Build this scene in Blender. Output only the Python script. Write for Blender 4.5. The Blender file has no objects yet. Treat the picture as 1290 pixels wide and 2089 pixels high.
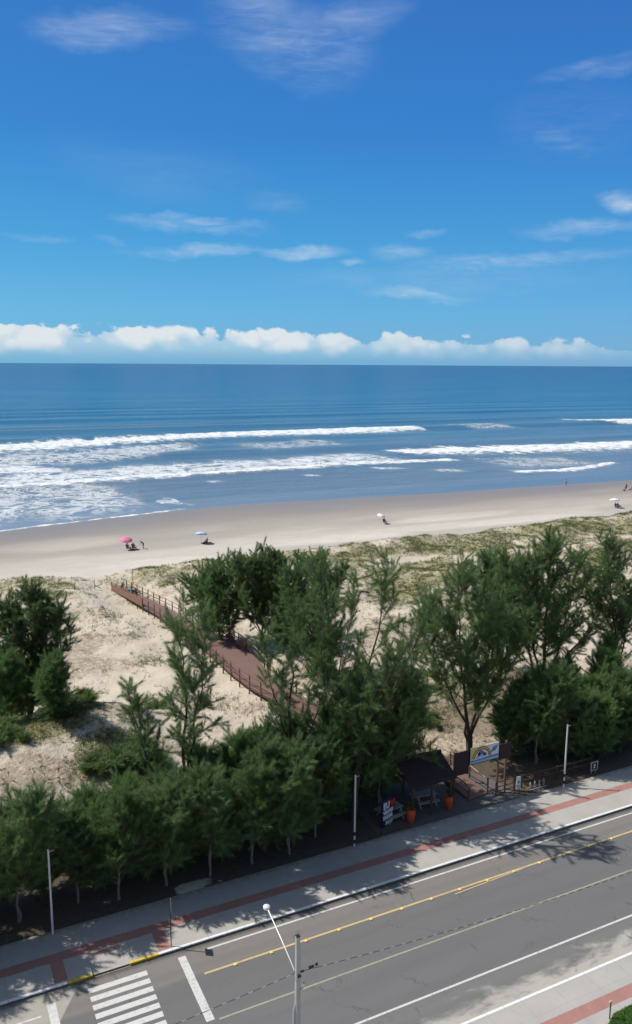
import bpy, bmesh, math, random
import numpy as np
from mathutils import Vector, Matrix, Quaternion
C = bpy.context
S = C.scene
COL = S.collection
rad = math.radians

# ------------------------------------------------------------------ camera
# world frame: X runs along the road and the shore, Y out to sea, Z up; metres
CAM_H, FPX, PW, PH = 30.0, 1663.0, 1290, 2089
YAW, PITCH, ROLL = rad(26.2), math.atan(301.5 / 1663.0), rad(0.355)
FW = np.array([math.sin(YAW) * math.cos(PITCH), math.cos(YAW) * math.cos(PITCH), -math.sin(PITCH)])
RT0 = np.array([math.cos(YAW), -math.sin(YAW), 0.0])
UP0 = np.cross(RT0, FW)
RT = RT0 * math.cos(ROLL) + UP0 * math.sin(ROLL)
UP = UP0 * math.cos(ROLL) - RT0 * math.sin(ROLL)
cd = bpy.data.cameras.new('camera')
cam = bpy.data.objects.new('camera', cd)
COL.objects.link(cam)
cd.sensor_fit = 'VERTICAL'
cd.sensor_height = 36.0
cd.lens = FPX / PH * 36.0
cd.clip_start, cd.clip_end = 0.5, 120000
cam.matrix_world = Matrix(((RT[0], UP[0], -FW[0], 0), (RT[1], UP[1], -FW[1], 0), (RT[2], UP[2], -FW[2], CAM_H), (0, 0, 0, 1)))
S.camera = cam

# ------------------------------------------------------------------ light
SUN_EL, SUN_AZ = rad(51.5), rad(-55.5)            # azimuth from +Y towards +X
SUN_DIR = Vector((math.cos(SUN_EL) * math.sin(SUN_AZ), math.cos(SUN_EL) * math.cos(SUN_AZ), math.sin(SUN_EL)))
sl = bpy.data.lights.new('sun', 'SUN')
sl.energy, sl.angle, sl.color = 4.7, rad(0.5), (1.0, 0.945, 0.86)
so = bpy.data.objects.new('sun', sl)
so.rotation_euler = (-SUN_DIR).to_track_quat('-Z', 'Y').to_euler()
so.location = (-60, 40, 90)
COL.objects.link(so)
S.view_settings.view_transform = 'Standard'
S.view_settings.look = 'None'
S.view_settings.exposure = 0.0
S.view_settings.gamma = 1.0
S.view_settings.use_curve_mapping = False
S.cycles.max_bounces = 6
S.cycles.use_denoising = True


class NT:
    """short-hand for building node trees"""
    def __init__(s, tree):
        s.t = tree
    def n(s, typ, **kw):
        nd = s.t.nodes.new(typ)
        for k, v in kw.items():
            setattr(nd, k, v)
        return nd
    def put(s, sock, v):
        if isinstance(v, (int, float)):
            sock.default_value = v
        elif isinstance(v, (tuple, list)):
            sock.default_value = tuple(v) + (1.0,) if len(v) == 3 and sock.type == 'RGBA' else tuple(v)
        else:
            s.t.links.new(v, sock)
    def m(s, op, a, b=0.0, c=None, clamp=False):
        nd = s.n('ShaderNodeMath', operation=op, use_clamp=clamp)
        s.put(nd.inputs[0], a); s.put(nd.inputs[1], b)
        if c is not None: s.put(nd.inputs[2], c)
        return nd.outputs[0]
    def step(s, x, lo, hi, a=0.0, b=1.0):
        nd = s.n('ShaderNodeMapRange', interpolation_type='SMOOTHSTEP')
        for i, v in enumerate((x, lo, hi, a, b)): s.put(nd.inputs[i], v)
        return nd.outputs[0]
    def lin(s, x, lo, hi, a=0.0, b=1.0):
        nd = s.n('ShaderNodeMapRange')
        for i, v in enumerate((x, lo, hi, a, b)): s.put(nd.inputs[i], v)
        return nd.outputs[0]
    def mix(s, f, a, b, blend='MIX'):
        nd = s.n('ShaderNodeMix', data_type='RGBA', blend_type=blend)
        s.put(nd.inputs[0], f); s.put(nd.inputs[6], a); s.put(nd.inputs[7], b)
        return nd.outputs[2]
    def noise(s, vec, scale, detail=3.0, rough=0.5, dist=0.0):
        nd = s.n('ShaderNodeTexNoise')
        s.put(nd.inputs['Vector'], vec); s.put(nd.inputs['Scale'], scale)
        nd.inputs['Detail'].default_value = detail
        nd.inputs['Roughness'].default_value = rough
        nd.inputs['Distortion'].default_value = dist
        return nd.outputs[0]
    def voro(s, vec, scale, feature='F1', rnd=1.0):
        nd = s.n('ShaderNodeTexVoronoi', feature=feature)
        s.put(nd.inputs['Vector'], vec); s.put(nd.inputs['Scale'], scale)
        nd.inputs['Randomness'].default_value = rnd
        return nd.outputs['Distance']
    def comb(s, x, y, z=0.0):
        nd = s.n('ShaderNodeCombineXYZ')
        for i, v in enumerate((x, y, z)): s.put(nd.inputs[i], v)
        return nd.outputs[0]
    def sep(s, v):
        nd = s.n('ShaderNodeSeparateXYZ'); s.put(nd.inputs[0], v)
        return nd.outputs
    def attr(s, name):
        return s.n('ShaderNodeAttribute', attribute_name=name).outputs['Fac']
    def ramp(s, x, stops):
        nd = s.n('ShaderNodeValToRGB')
        el = nd.color_ramp.elements
        while len(el) < len(stops): el.new(0.5)
        for e, (p, c) in zip(el, stops):
            e.position = p; e.color = tuple(c) + (1.0,)
        s.put(nd.inputs[0], x)
        return nd.outputs[0]


# ------------------------------------------------------------------ sky
world = bpy.data.worlds.new('World')
S.world = world
world.use_nodes = True
w = NT(world.node_tree)
world.node_tree.nodes.clear()
sky = w.n('ShaderNodeTexSky', sky_type='NISHITA')
sky.sun_disc = False
sky.sun_elevation, sky.sun_rotation = SUN_EL, SUN_AZ
sky.altitude, sky.air_density, sky.dust_density, sky.ozone_density = 0, 1.0, 0.6, 3.0
hs = w.n('ShaderNodeHueSaturation')
hs.inputs['Saturation'].default_value = 1.1
hs.inputs['Value'].default_value = 1.0
w.put(hs.inputs['Color'], sky.outputs[0])
gen = w.n('ShaderNodeTexCoord').outputs['Generated']
gx, gy, gz = w.sep(gen)
az = w.m('ARCTAN2', gx, gy)                      # radians from +Y towards +X
el = w.m('ARCSINE', gz)
sky_ramp = w.ramp(w.lin(el, 0.0, 1.2), [(0.0, (0.160, 0.440, 0.700)), (0.05, (0.105, 0.440, 0.770)), (0.12, (0.048, 0.335, 0.716)), (0.21, (0.026, 0.225, 0.635)),
                                        (0.36, (0.028, 0.155, 0.530)), (0.52, (0.050, 0.150, 0.420)), (1.0, (0.10, 0.17, 0.32))])
sky_ramp = w.mix(1.0, sky_ramp, w.mix(w.lin(az, 0.05, 0.85), (9.8, 10.5, 10.2), (10.3, 9.5, 9.9)), 'MULTIPLY')
# grey added to the unseen sky behind and overhead for less blue fill, and the pale aureole round the sun
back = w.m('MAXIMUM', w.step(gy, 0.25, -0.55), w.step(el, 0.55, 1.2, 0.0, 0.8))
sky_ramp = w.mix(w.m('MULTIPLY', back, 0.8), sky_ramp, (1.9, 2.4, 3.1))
dsun = w.n('ShaderNodeVectorMath', operation='DOT_PRODUCT'); w.put(dsun.inputs[0], gen); dsun.inputs[1].default_value = tuple(SUN_DIR)
sky_ramp = w.mix(w.step(dsun.outputs['Value'], 0.80, 1.0, 0.0, 0.85), sky_ramp, (9.0, 9.4, 9.6))
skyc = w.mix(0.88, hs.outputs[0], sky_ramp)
# cumulus bank low over the sea
pv = w.comb(w.m('MULTIPLY', az, 1.0), w.m('MULTIPLY', el, 1.35))
warp = w.noise(pv, 60.0, 3.0, 0.55)
warp2 = w.noise(w.comb(az, el, 3.1), 60.0, 3.0, 0.55)
pw_ = w.comb(w.m('ADD', az, w.m('MULTIPLY', w.m('SUBTRACT', warp, 0.5), 0.009)),
             w.m('ADD', w.m('MULTIPLY', el, 1.35), w.m('MULTIPLY', w.m('SUBTRACT', warp2, 0.5), 0.008)))
lump = w.noise(w.comb(az, 0.0, 1.7), 13.0, 2.0, 0.6)
slope = w.lin(az, 0.05, 0.85, 0.0490, 0.0285)
top = w.m('ADD', slope, w.m('MULTIPLY', w.m('SUBTRACT', lump, 0.5), 0.017))
top = w.m('ADD', top, w.m('MULTIPLY', w.m('SUBTRACT', w.noise(w.comb(az, 0.0, 4.2), 42.0, 1.0, 0.5), 0.5), 0.018))
puff = w.voro(pw_, 24.0, 'SMOOTH_F1')
puff2 = w.voro(pw_, 62.0, 'SMOOTH_F1')
fine = w.noise(pv, 190.0, 4.0, 0.6)
f0 = w.m('MULTIPLY', w.m('SUBTRACT', top, el), 34.0)
f1 = w.m('ADD', f0, w.m('MULTIPLY', w.m('SUBTRACT', 0.42, puff), 1.15))
f2 = w.m('ADD', f1, w.m('MULTIPLY', w.m('SUBTRACT', 0.40, puff2), 0.75))
f3 = w.m('ADD', f2, w.m('MULTIPLY', w.m('SUBTRACT', fine, 0.5), 0.42))
thin = w.lin(az, 0.40, 0.82, 1.0, 0.60)
cmask = w.m('MULTIPLY', w.step(f3, 0.0, 0.15), w.step(el, 0.001, 0.026, 0.0, 1.0))
cmask = w.m('MULTIPLY', w.m('MULTIPLY', cmask, thin), w.step(f0, -0.06, 0.10))
lit = w.m('ADD', w.m('MULTIPLY', w.m('SUBTRACT', 0.50, puff), 2.0), w.lin(el, 0.010, 0.042, 0.10, 0.92))
lit = w.m('ADD', lit, w.m('MULTIPLY', w.m('SUBTRACT', 0.40, puff2), 1.5))
lit = w.m('ADD', lit, w.m('MULTIPLY', w.m('SUBTRACT', fine, 0.5), 0.4), clamp=True)
ccol = w.mix(lit, (3.9, 6.0, 7.6), (7.3, 7.9, 8.3))
# cirrus wisps
def dir_of(px, py):
    d = FW * FPX + RT * (px - PW / 2) - UP * (py - PH / 2); d = d / np.linalg.norm(d)
    return math.atan2(d[0], d[1]), math.asin(d[2])
WISPS = [  # photo pixel of the middle, half length, half thickness (pixels), rise, opacity
    (390, 457, 175, 15, -0.05, 0.75), (400, 508, 175, 12, 0.02, 0.60), (620, 512, 105, 15, 0.05, 0.75), (75, 488, 95, 7, 0.0, 0.35), (228, 488, 40, 10, -0.1, 0.30),
    (855, 597, 150, 12, -0.01, 0.55), (820, 517, 75, 18, -0.06, 0.55), (1060, 533, 260, 15, 0.03, 0.60), (1200, 467, 160, 16, 0.02, 0.50), (1275, 410, 60, 20, -0.05, 0.80),
    (720, 532, 34, 9, 0.05, 0.40), (870, 474, 50, 10, -0.04, 0.35), (560, 412, 80, 24, 0.0, 0.16), (1150, 283, 75, 24, -0.14, 0.32), (1210, 143, 130, 16, 0.07, 0.34),
    (230, 58, 180, 28, 0.10, 0.50), (590, 80, 190, 70, -0.20, 0.46), (700, 50, 160, 34, 0.18, 0.36), (540, 20, 120, 60, -0.25, 0.36), (1180, 240, 180, 60, 0.0, 0.10), (330, 350, 260, 60, -0.1, 0.08), (900, 570, 420, 26, 0.0, 0.16)]
wn = w.noise(w.comb(w.m('MULTIPLY', az, 1.0), w.m('MULTIPLY', el, 4.5), 2.2), 7.0, 5.0, 0.54, 0.7)
wn2 = w.noise(w.comb(w.m('MULTIPLY', az, 2.0), w.m('MULTIPLY', el, 11.0), 5.2), 12.0, 4.0, 0.55, 0.9)
jit = w.m('MULTIPLY', w.m('SUBTRACT', w.noise(w.comb(az, w.m('MULTIPLY', el, 2.0), 9.0), 10.0, 4.0, 0.6), 0.5), 0.046)
elj = w.m('ADD', el, jit)
cirr = 0.0
for px_, py_, rx_, ry_, ti_, op_ in WISPS:
    a0, e0 = dir_of(px_, py_)
    u_ = w.m('MULTIPLY', w.m('SUBTRACT', az, a0), 1690.0 / rx_)
    v_ = w.m('MULTIPLY', w.m('SUBTRACT', w.m('SUBTRACT', elj, e0), w.m('MULTIPLY', w.m('SUBTRACT', az, a0), ti_)), 1690.0 / (ry_ * 1.25))
    r2 = w.m('ADD', w.m('MULTIPLY', u_, u_), w.m('MULTIPLY', v_, v_))
    cirr = w.m('MAXIMUM', cirr, w.m('MULTIPLY', w.m('POWER', w.m('MAXIMUM', w.m('SUBTRACT', 1.0, r2), 0.0), 1.6), op_))
wtex = w.m('ADD', w.step(wn, 0.30, 0.74, 0.10, 0.62), w.step(wn2, 0.34, 0.78, 0.0, 0.36))
cirr = w.m('MULTIPLY', w.m('MULTIPLY', cirr, wtex), 0.85, clamp=True)
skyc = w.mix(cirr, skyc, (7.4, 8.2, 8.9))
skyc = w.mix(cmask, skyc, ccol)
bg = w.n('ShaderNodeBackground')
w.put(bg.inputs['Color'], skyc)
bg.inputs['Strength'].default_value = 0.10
wo = w.n('ShaderNodeOutputWorld')
w.t.links.new(bg.outputs[0], wo.inputs[0])

# ------------------------------------------------------------------ noise and terrain
def vnoise(x, y, seed=0):
    xi, yi = np.floor(x).astype(np.int64), np.floor(y).astype(np.int64)
    fx, fy = x - xi, y - yi
    fx, fy = fx * fx * (3 - 2 * fx), fy * fy * (3 - 2 * fy)
    def hsh(a, b):
        v = (a * 374761393 + b * 668265263 + seed * 982451653) & 0x7fffffff
        v = ((v ^ (v >> 13)) * 1274126177) & 0x7fffffff
        return ((v ^ (v >> 16)) & 0xffff) / 65535.0
    a, b, c, d = hsh(xi, yi), hsh(xi + 1, yi), hsh(xi, yi + 1), hsh(xi + 1, yi + 1)
    return (a * (1 - fx) + b * fx) * (1 - fy) + (c * (1 - fx) + d * fx) * fy
def fbm(x, y, seed=0, oct=4):
    s, a, t = 0.0, 0.5, 0.0
    for i in range(oct):
        s = s + a * vnoise(x, y, seed + i); t += a; a *= 0.5; x, y = x * 2.03 + 11.7, y * 2.03 + 5.3
    return s / t
def sm(x, a, b):
    t = np.clip((x - a) / (b - a), 0, 1)
    return t * t * (3 - 2 * t)
def seg_dist(x, y, p, q):
    dx, dy = q[0] - p[0], q[1] - p[1]
    t = np.clip(((x - p[0]) * dx + (y - p[1]) * dy) / (dx * dx + dy * dy), 0, 1)
    return np.hypot(x - p[0] - t * dx, y - p[1] - t * dy), t
SEA_Z = -0.6
def shore_y(x):
    return np.interp(x, [-4000, -60, 12, 30, 51, 62, 80, 110, 175, 260, 4000], [150, 152, 157, 161.5, 165, 166.5, 165, 162.5, 160, 158, 158])
BWALK = [(33.65, 42.3, 0.22, 1.7), (33.3, 46.0, 0.75, 1.8), (30.6, 51.5, 1.30, 2.0), (27.9, 58.0, 1.55, 2.3), (26.4, 64.3, 1.60, 2.4), (26.6, 69.5, 1.60, 3.6), (26.7, 76.5, 1.60, 4.0), (25.7, 80.5, 1.60, 2.6), (24.5, 90.0, 1.50, 2.1), (22.65, 104.5, 0.75, 1.9)]
def terrain(x, y):
    x, y = np.asarray(x, float), np.asarray(y, float)
    z = 0.10 + 1.15 * sm(y, 45, 62) + 0.35 * sm(y, 92, 105)
    dune = sm(y, 46, 54) * (1 - sm(y, 106, 113))
    z = z + dune * (1.5 * (fbm(x / 11.0, y / 9.0, 3, 3) - 0.5) + 0.75 * (fbm(x / 2.6, y / 2.6, 9, 3) - 0.5) + 0.22 * (fbm(x / 0.9, y / 0.9, 14, 2) - 0.5))
    # ridge left of the path: long lit face towards the road, short steep far side
    rx, ry = x, y - (60.3 + 0.21 * (x - 4) + 0.35 * np.sin(x * 0.8))
    ridge = np.where(ry < 0, np.exp(-(ry / 6.5) ** 2), np.exp(-(ry / 1.3) ** 2))
    z = z + 2.1 * ridge * (1 - sm(x, 12.5, 16.5))
    # bare mound behind the entrance
    z = z + 2.2 * np.exp(-((x - 45.5) / 4.2) ** 2 - ((y - 54.5) / 3.2) ** 2)
    # foredune crest with a wavy edge
    fd = 108.5 + 2.2 * (fbm(x / 9.0, x * 0 + 4.0, 21, 3) - 0.5) * 2 + 5.0 * sm(x, 75, 140)
    cre = np.where(y < fd, np.exp(-((y - fd) / 4.5) ** 2), np.exp(-((y - fd) / 2.2) ** 2))
    gap = 1 - np.exp(-((x - 20.5) / 3.6) ** 2)
    z = z + 0.75 * cre * gap * (0.5 + fbm(x / 5.0, y / 5.0, 31, 2))
    # sandy hollow along the left of the boardwalk
    d, _ = seg_dist(x, y, (25.0, 66.0), (19.5, 108.0))
    z = z - 0.55 * np.exp(-(d / 3.2) ** 2) * sm(y, 60, 70)
    # the sand lies a little below the boardwalk deck
    best = np.full(np.shape(x), 1e9); zt = np.zeros(np.shape(x))
    for p, q in zip(BWALK[:-1], BWALK[1:]):
        d, t_ = seg_dist(x, y, p, q)
        zz = p[2] + (q[2] - p[2]) * t_
        zt = np.where(d < best, zz, zt); best = np.minimum(best, d)
    wgt = np.exp(-(best / 3.2) ** 2) * sm(y, 42, 48)
    z = z * (1 - wgt) + (zt - 0.75 + 0.55 * sm(y, 94, 104)) * wgt
    edge = fd + 3.0
    beach = 0.15 - (0.15 - SEA_Z) * np.clip((y - 114) / (shore_y(x) - 114), 0, 4) ** 1.0
    beach = beach + 0.05 * (fbm(x / 14.0, y / 5.0, 41, 3) - 0.5) * (1 - sm(y, 140, 158))
    k = sm(y, edge - 2.5, edge + 2.0)
    z = z * (1 - k) + beach * k
    z = np.where(y < 41.0, -0.08, np.where(y < 42.0, -0.08 + (z + 0.08) * sm(y, 40.95, 41.25), z))
    return z
ORG = np.array([0.0, 0.0, CAM_H])
def ray(px, py):
    d = FW * FPX + RT * (px - PW / 2) - UP * (py - PH / 2)
    return d / np.linalg.norm(d)
def at(px, py, z=0.0):
    d = ray(px, py)
    return ORG + d * ((z - CAM_H) / d[2])
def hit(px, py):
    d = ray(px, py); t = np.arange(20, 400, 0.1)
    p = ORG + d * t[:, None]
    below = p[:, 2] < terrain(p[:, 0], p[:, 1])
    i = int(np.argmax(below)) if below.any() else len(t) - 1
    return p[i]
def tz(x, y):
    return float(terrain(np.array([x]), np.array([y]))[0])

# ------------------------------------------------------------------ object helpers
def tag(o, label=None, cat=None, group=None, kind=None):
    if label: o['label'] = label
    if cat: o['category'] = cat
    if group: o['group'] = group
    if kind: o['kind'] = kind
    return o
def thing(name, label, cat, loc=(0, 0, 0), rz=0.0, group=None, scale=1.0):
    o = bpy.data.objects.new(name, None)
    o.empty_display_size = 0.3
    o.location = loc; o.rotation_euler = (0, 0, rz); o.scale = (scale,) * 3
    COL.objects.link(o)
    return tag(o, label, cat, group)
def link_mesh(name, me, parent=None):
    o = bpy.data.objects.new(name, me)
    COL.objects.link(o)
    if parent is not None: o.parent = parent
    return o
def copy_thing(src, loc, rz=0.0, scale=1.0, label=None, group=None):
    c = src.copy(); COL.objects.link(c)
    c.location = loc; c.rotation_euler = (0, 0, rz); c.scale = (scale,) * 3
    if label: c['label'] = label
    if group: c['group'] = group
    for ch in list(src.children):
        d = ch.copy(); COL.objects.link(d); d.parent = c
        for g in list(ch.children):
            e = g.copy(); COL.objects.link(e); e.parent = d
    return c


class MB:
    def __init__(s):
        s.v, s.f, s.mi, s.cur = [], [], [], 0
    def add(s, vs, fs):
        b = len(s.v)
        s.v += [tuple(map(float, p)) for p in vs]
        s.f += [tuple(i + b for i in f) for f in fs]
        s.mi += [s.cur] * len(fs)
        return s
    def box(s, c, d, rz=0.0, bev=0.0):
        hx, hy, hz = d[0] / 2, d[1] / 2, d[2] / 2
        bm = bmesh.new()
        bmesh.ops.create_cube(bm, size=1.0)
        for v in bm.verts: v.co = Vector((v.co.x * d[0], v.co.y * d[1], v.co.z * d[2]))
        if bev: bmesh.ops.bevel(bm, geom=bm.edges[:], offset=bev, segments=1, affect='EDGES')
        bm.verts.index_update()
        cr, sr = math.cos(rz), math.sin(rz)
        vs = [(c[0] + v.co.x * cr - v.co.y * sr, c[1] + v.co.x * sr + v.co.y * cr, c[2] + v.co.z) for v in bm.verts]
        fs = [[v.index for v in f.verts] for f in bm.faces]
        bm.free()
        return s.add(vs, fs)
    def beam(s, p, q, wd, ht):
        p, q = Vector(p), Vector(q); t = (q - p).normalized()
        sd = t.cross(Vector((0, 0, 1)))
        sd = Vector((1, 0, 0)) if sd.length < 1e-4 else sd.normalized()
        u = sd.cross(t).normalized()
        vs = []
        for o in (p, q):
            for a, b in ((-1, -1), (1, -1), (1, 1), (-1, 1)):
                vs.append(o + sd * (a * wd / 2) + u * (b * ht / 2))
        return s.add(vs, [(0, 1, 2, 3), (7, 6, 5, 4), (0, 4, 5, 1), (1, 5, 6, 2), (2, 6, 7, 3), (3, 7, 4, 0)])
    def tube(s, pts, r, n=8, cap=True):
        pts = [Vector(p) for p in pts]
        rs = r if isinstance(r, (list, tuple)) else [r] * len(pts)
        vs, fs = [], []
        ref = None
        for i, p in enumerate(pts):
            t = (pts[min(i + 1, len(pts) - 1)] - pts[max(i - 1, 0)]).normalized()
            if ref is None:
                ref = Vector((1, 0, 0)) if abs(t.x) < 0.8 else Vector((0, 1, 0))
            a = (ref - t * ref.dot(t)).normalized(); b = t.cross(a); ref = a
            for k in range(n):
                an = 2 * math.pi * k / n
                vs.append(p + (a * math.cos(an) + b * math.sin(an)) * rs[i])
        for i in range(len(pts) - 1):
            for k in range(n):
                fs.append((i * n + k, i * n + (k + 1) % n, (i + 1) * n + (k + 1) % n, (i + 1) * n + k))
        if cap:
            fs.append(tuple(range(n - 1, -1, -1)))
            fs.append(tuple((len(pts) - 1) * n + k for k in range(n)))
        return s.add(vs, fs)
    def lathe(s, prof, c=(0, 0, 0), n=16):
        vs, fs = [], []
        for r, z in prof:
            for k in range(n):
                an = 2 * math.pi * k / n
                vs.append((c[0] + r * math.cos(an), c[1] + r * math.sin(an), c[2] + z))
        for i in range(len(prof) - 1):
            for k in range(n):
                fs.append((i * n + k, i * n + (k + 1) % n, (i + 1) * n + (k + 1) % n, (i + 1) * n + k))
        fs.append(tuple(range(n - 1, -1, -1))); fs.append(tuple((len(prof) - 1) * n + k for k in range(n)))
        return s.add(vs, fs)
    def prism(s, poly, z0, z1):
        n = len(poly)
        vs = [(x, y, z0) for x, y in poly] + [(x, y, z1) for x, y in poly]
        return s.add(vs, [tuple(range(n - 1, -1, -1)), tuple(range(n, 2 * n))] +
                     [(i, (i + 1) % n, n + (i + 1) % n, n + i) for i in range(n)])
    def plate(s, poly, th=0.02):
        """polygon in the local XZ plane, facing -Y, of thickness th"""
        n = len(poly)
        vs = [(x, 0.0, z) for x, z in poly] + [(x, th, z) for x, z in poly]
        return s.add(vs, [tuple(range(n)), tuple(range(2 * n - 1, n - 1, -1))] +
                     [(i, n + i, n + (i + 1) % n, (i + 1) % n) for i in range(n)])
    def build(s, name, mats, parent=None, smooth=False):
        me = bpy.data.meshes.new(name)
        me.from_pydata(s.v, [], s.f)
        mats = mats if isinstance(mats, (list, tuple)) else [mats]
        for m_ in mats: me.materials.append(m_)
        if len(mats) > 1: me.polygons.foreach_set('material_index', s.mi)
        bm = bmesh.new(); bm.from_mesh(me)
        bmesh.ops.recalc_face_normals(bm, faces=bm.faces[:])
        bm.to_mesh(me); bm.free()
        if smooth:
            me.polygons.foreach_set('use_smooth', [True] * len(me.polygons))
            try: me.set_sharp_from_angle(angle=rad(40))
            except Exception: pass
        me.update()
        return link_mesh(name, me, parent)

def grid_mesh(name, xs, ys, zf, mat, attrs=None, smooth=True):
    X, Y = np.meshgrid(xs, ys)
    Z = zf(X, Y)
    nx, ny = len(xs), len(ys)
    me = bpy.data.meshes.new(name)
    co = np.stack([X, Y, Z], -1).reshape(-1, 3).astype(np.float32)
    i = np.arange((ny - 1) * (nx - 1)); r, c = i // (nx - 1), i % (nx - 1)
    a = r * nx + c
    quads = np.stack([a, a + 1, a + nx + 1, a + nx], -1).astype(np.int32)
    me.vertices.add(len(co)); me.vertices.foreach_set('co', co.ravel())
    me.loops.add(quads.size); me.loops.foreach_set('vertex_index', quads.ravel())
    me.polygons.add(len(quads))
    me.polygons.foreach_set('loop_start', np.arange(len(quads), dtype=np.int32) * 4)
    me.polygons.foreach_set('use_smooth', np.full(len(quads), smooth))
    me.update(calc_edges=True)
    for k, fn in (attrs or {}).items():
        at_ = me.attributes.new(k, 'FLOAT', 'POINT')
        at_.data.foreach_set('value', np.asarray(fn(X, Y), np.float32).ravel())
    me.materials.append(mat)
    return link_mesh(name, me)
def tri_mesh(name, tris, mat, parent=None, attr=None):
    """tris: (n,3,3) array"""
    n = len(tris)
    me = bpy.data.meshes.new(name)
    me.vertices.add(n * 3); me.vertices.foreach_set('co', tris.astype(np.float32).ravel())
    me.loops.add(n * 3); me.loops.foreach_set('vertex_index', np.arange(n * 3, dtype=np.int32))
    me.polygons.add(n); me.polygons.foreach_set('loop_start', np.arange(n, dtype=np.int32) * 3)
    me.update(calc_edges=True)
    if attr is not None:
        a_ = me.attributes.new('tone', 'FLOAT', 'POINT')
        a_.data.foreach_set('value', np.repeat(attr, 3).astype(np.float32))
    me.materials.append(mat)
    return link_mesh(name, me, parent) if parent is not False else me

# ------------------------------------------------------------------ materials
def new_mat(name):
    m_ = bpy.data.materials.new(name); m_.use_nodes = True
    m_.node_tree.nodes.clear()
    t = NT(m_.node_tree)
    b = t.n('ShaderNodeBsdfPrincipled'); o = t.n('ShaderNodeOutputMaterial')
    t.t.links.new(b.outputs[0], o.inputs[0])
    return m_, t, b, o
def bump(t, b, h, strength=0.3, dist=0.05):
    n_ = t.n('ShaderNodeBump')
    n_.inputs['Strength'].default_value = strength; n_.inputs['Distance'].default_value = dist
    t.put(n_.inputs['Height'], h); t.t.links.new(n_.outputs[0], b.inputs['Normal'])
def simple(name, col, rough=0.6, metal=0.0, var=0.25, scale=3.0, spec=0.4, stretch=(1, 1, 1)):
    m_, t, b, _ = new_mat(name)
    oc = t.n('ShaderNodeTexCoord').outputs['Object']
    x, y, z = t.sep(oc)
    v = t.comb(t.m('MULTIPLY', x, stretch[0]), t.m('MULTIPLY', y, stretch[1]), t.m('MULTIPLY', z, stretch[2]))
    nz = t.noise(v, scale, 5.0, 0.6)
    lo = tuple(c * (1 - var) for c in col); hi = tuple(min(1, c * (1 + var)) for c in col)
    t.put(b.inputs['Base Color'], t.mix(nz, lo, hi))
    b.inputs['Roughness'].default_value = rough; b.inputs['Metallic'].default_value = metal
    b.inputs['Specular IOR Level'].default_value = spec
    return m_
M = {}
M['white_paint'] = simple('white_paint', (0.62, 0.62, 0.62), 0.6, var=0.22, scale=1.3)
M['yellow_paint'] = simple('yellow_paint', (0.62, 0.44, 0.06), 0.6, var=0.25, scale=2.0)
M['faded_yellow'] = simple('faded_yellow', (0.34, 0.33, 0.22), 0.7, var=0.25, scale=1.0)
M['stud_yellow'] = simple('stud_yellow', (0.78, 0.60, 0.22), 0.5)
M['pole_white'] = simple('pole_white', (0.68, 0.68, 0.66), 0.5, var=0.12)
M['black_paint'] = simple('black_paint', (0.02, 0.02, 0.022), 0.5)
M['concrete'] = simple('concrete', (0.40, 0.40, 0.39), 0.8, var=0.2, scale=6)
M['galvanised'] = simple('galvanised', (0.50, 0.51, 0.52), 0.45, 0.5, var=0.1)
M['lamp_white'] = simple('lamp_white', (0.72, 0.74, 0.76), 0.35, var=0.06)
M['cable'] = simple('cable', (0.05, 0.05, 0.055), 0.5)
M['deck'] = simple('deck', (0.215, 0.118, 0.094), 0.75, var=0.25, scale=2.2, stretch=(1, 1, 1))
M['wood_dark'] = simple('wood_dark', (0.085, 0.048, 0.036), 0.7, var=0.3, scale=5)
M['wood_rail'] = simple('wood_rail', (0.17, 0.092, 0.062), 0.65, var=0.3, scale=5)
M['wood_sunlit'] = simple('wood_sunlit', (0.36, 0.27, 0.19), 0.7, var=0.25, scale=5)
M['wood_bench'] = simple('wood_bench', (0.30, 0.14, 0.06), 0.6, var=0.3, scale=5)
M['banner_brown'] = simple('banner_brown', (0.21, 0.12, 0.085), 0.8, var=0.12, scale=2)
M['roof_brown'] = simple('roof_brown', (0.038, 0.024, 0.025), 0.75, var=0.3, scale=4)
M['terracotta'] = simple('terracotta', (0.52, 0.085, 0.028), 0.5, var=0.2, scale=4)
M['soil'] = simple('soil', (0.05, 0.038, 0.03), 0.9)
M['navy'] = simple('navy', (0.012, 0.02, 0.06), 0.5)
M['letter_white'] = simple('letter_white', (0.78, 0.78, 0.79), 0.5, var=0.05)
M['red_bright'] = simple('red_bright', (0.48, 0.025, 0.03), 0.45, var=0.1)
M['sign_white'] = simple('sign_white', (0.78, 0.79, 0.78), 0.45, var=0.05)
M['sign_blue'] = simple('sign_blue', (0.05, 0.20, 0.50), 0.45, var=0.1)
M['sign_cyan'] = simple('sign_cyan', (0.30, 0.52, 0.74), 0.45, var=0.1)
M['sign_yellow'] = simple('sign_yellow', (0.72, 0.58, 0.20), 0.45, var=0.1)
M['sign_brown'] = simple('sign_brown', (0.20, 0.10, 0.03), 0.45, var=0.1)
M['green_dark'] = simple('green_dark', (0.02, 0.06, 0.035), 0.5)
M['pink_cloth'] = simple('pink_cloth', (0.72, 0.20, 0.33), 0.7, var=0.1)
M['blue_cloth'] = simple('blue_cloth', (0.42, 0.55, 0.86), 0.7, var=0.1)
M['white_cloth'] = simple('white_cloth', (0.82, 0.82, 0.84), 0.7, var=0.04)
M['teal_cloth'] = simple('teal_cloth', (0.03, 0.26, 0.36), 0.7, var=0.1)
M['red_cloth'] = simple('red_cloth', (0.50, 0.05, 0.09), 0.7, var=0.1)
M['black_cloth'] = simple('black_cloth', (0.018, 0.018, 0.022), 0.8)
M['grey_cloth'] = simple('grey_cloth', (0.10, 0.11, 0.12), 0.8)
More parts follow.
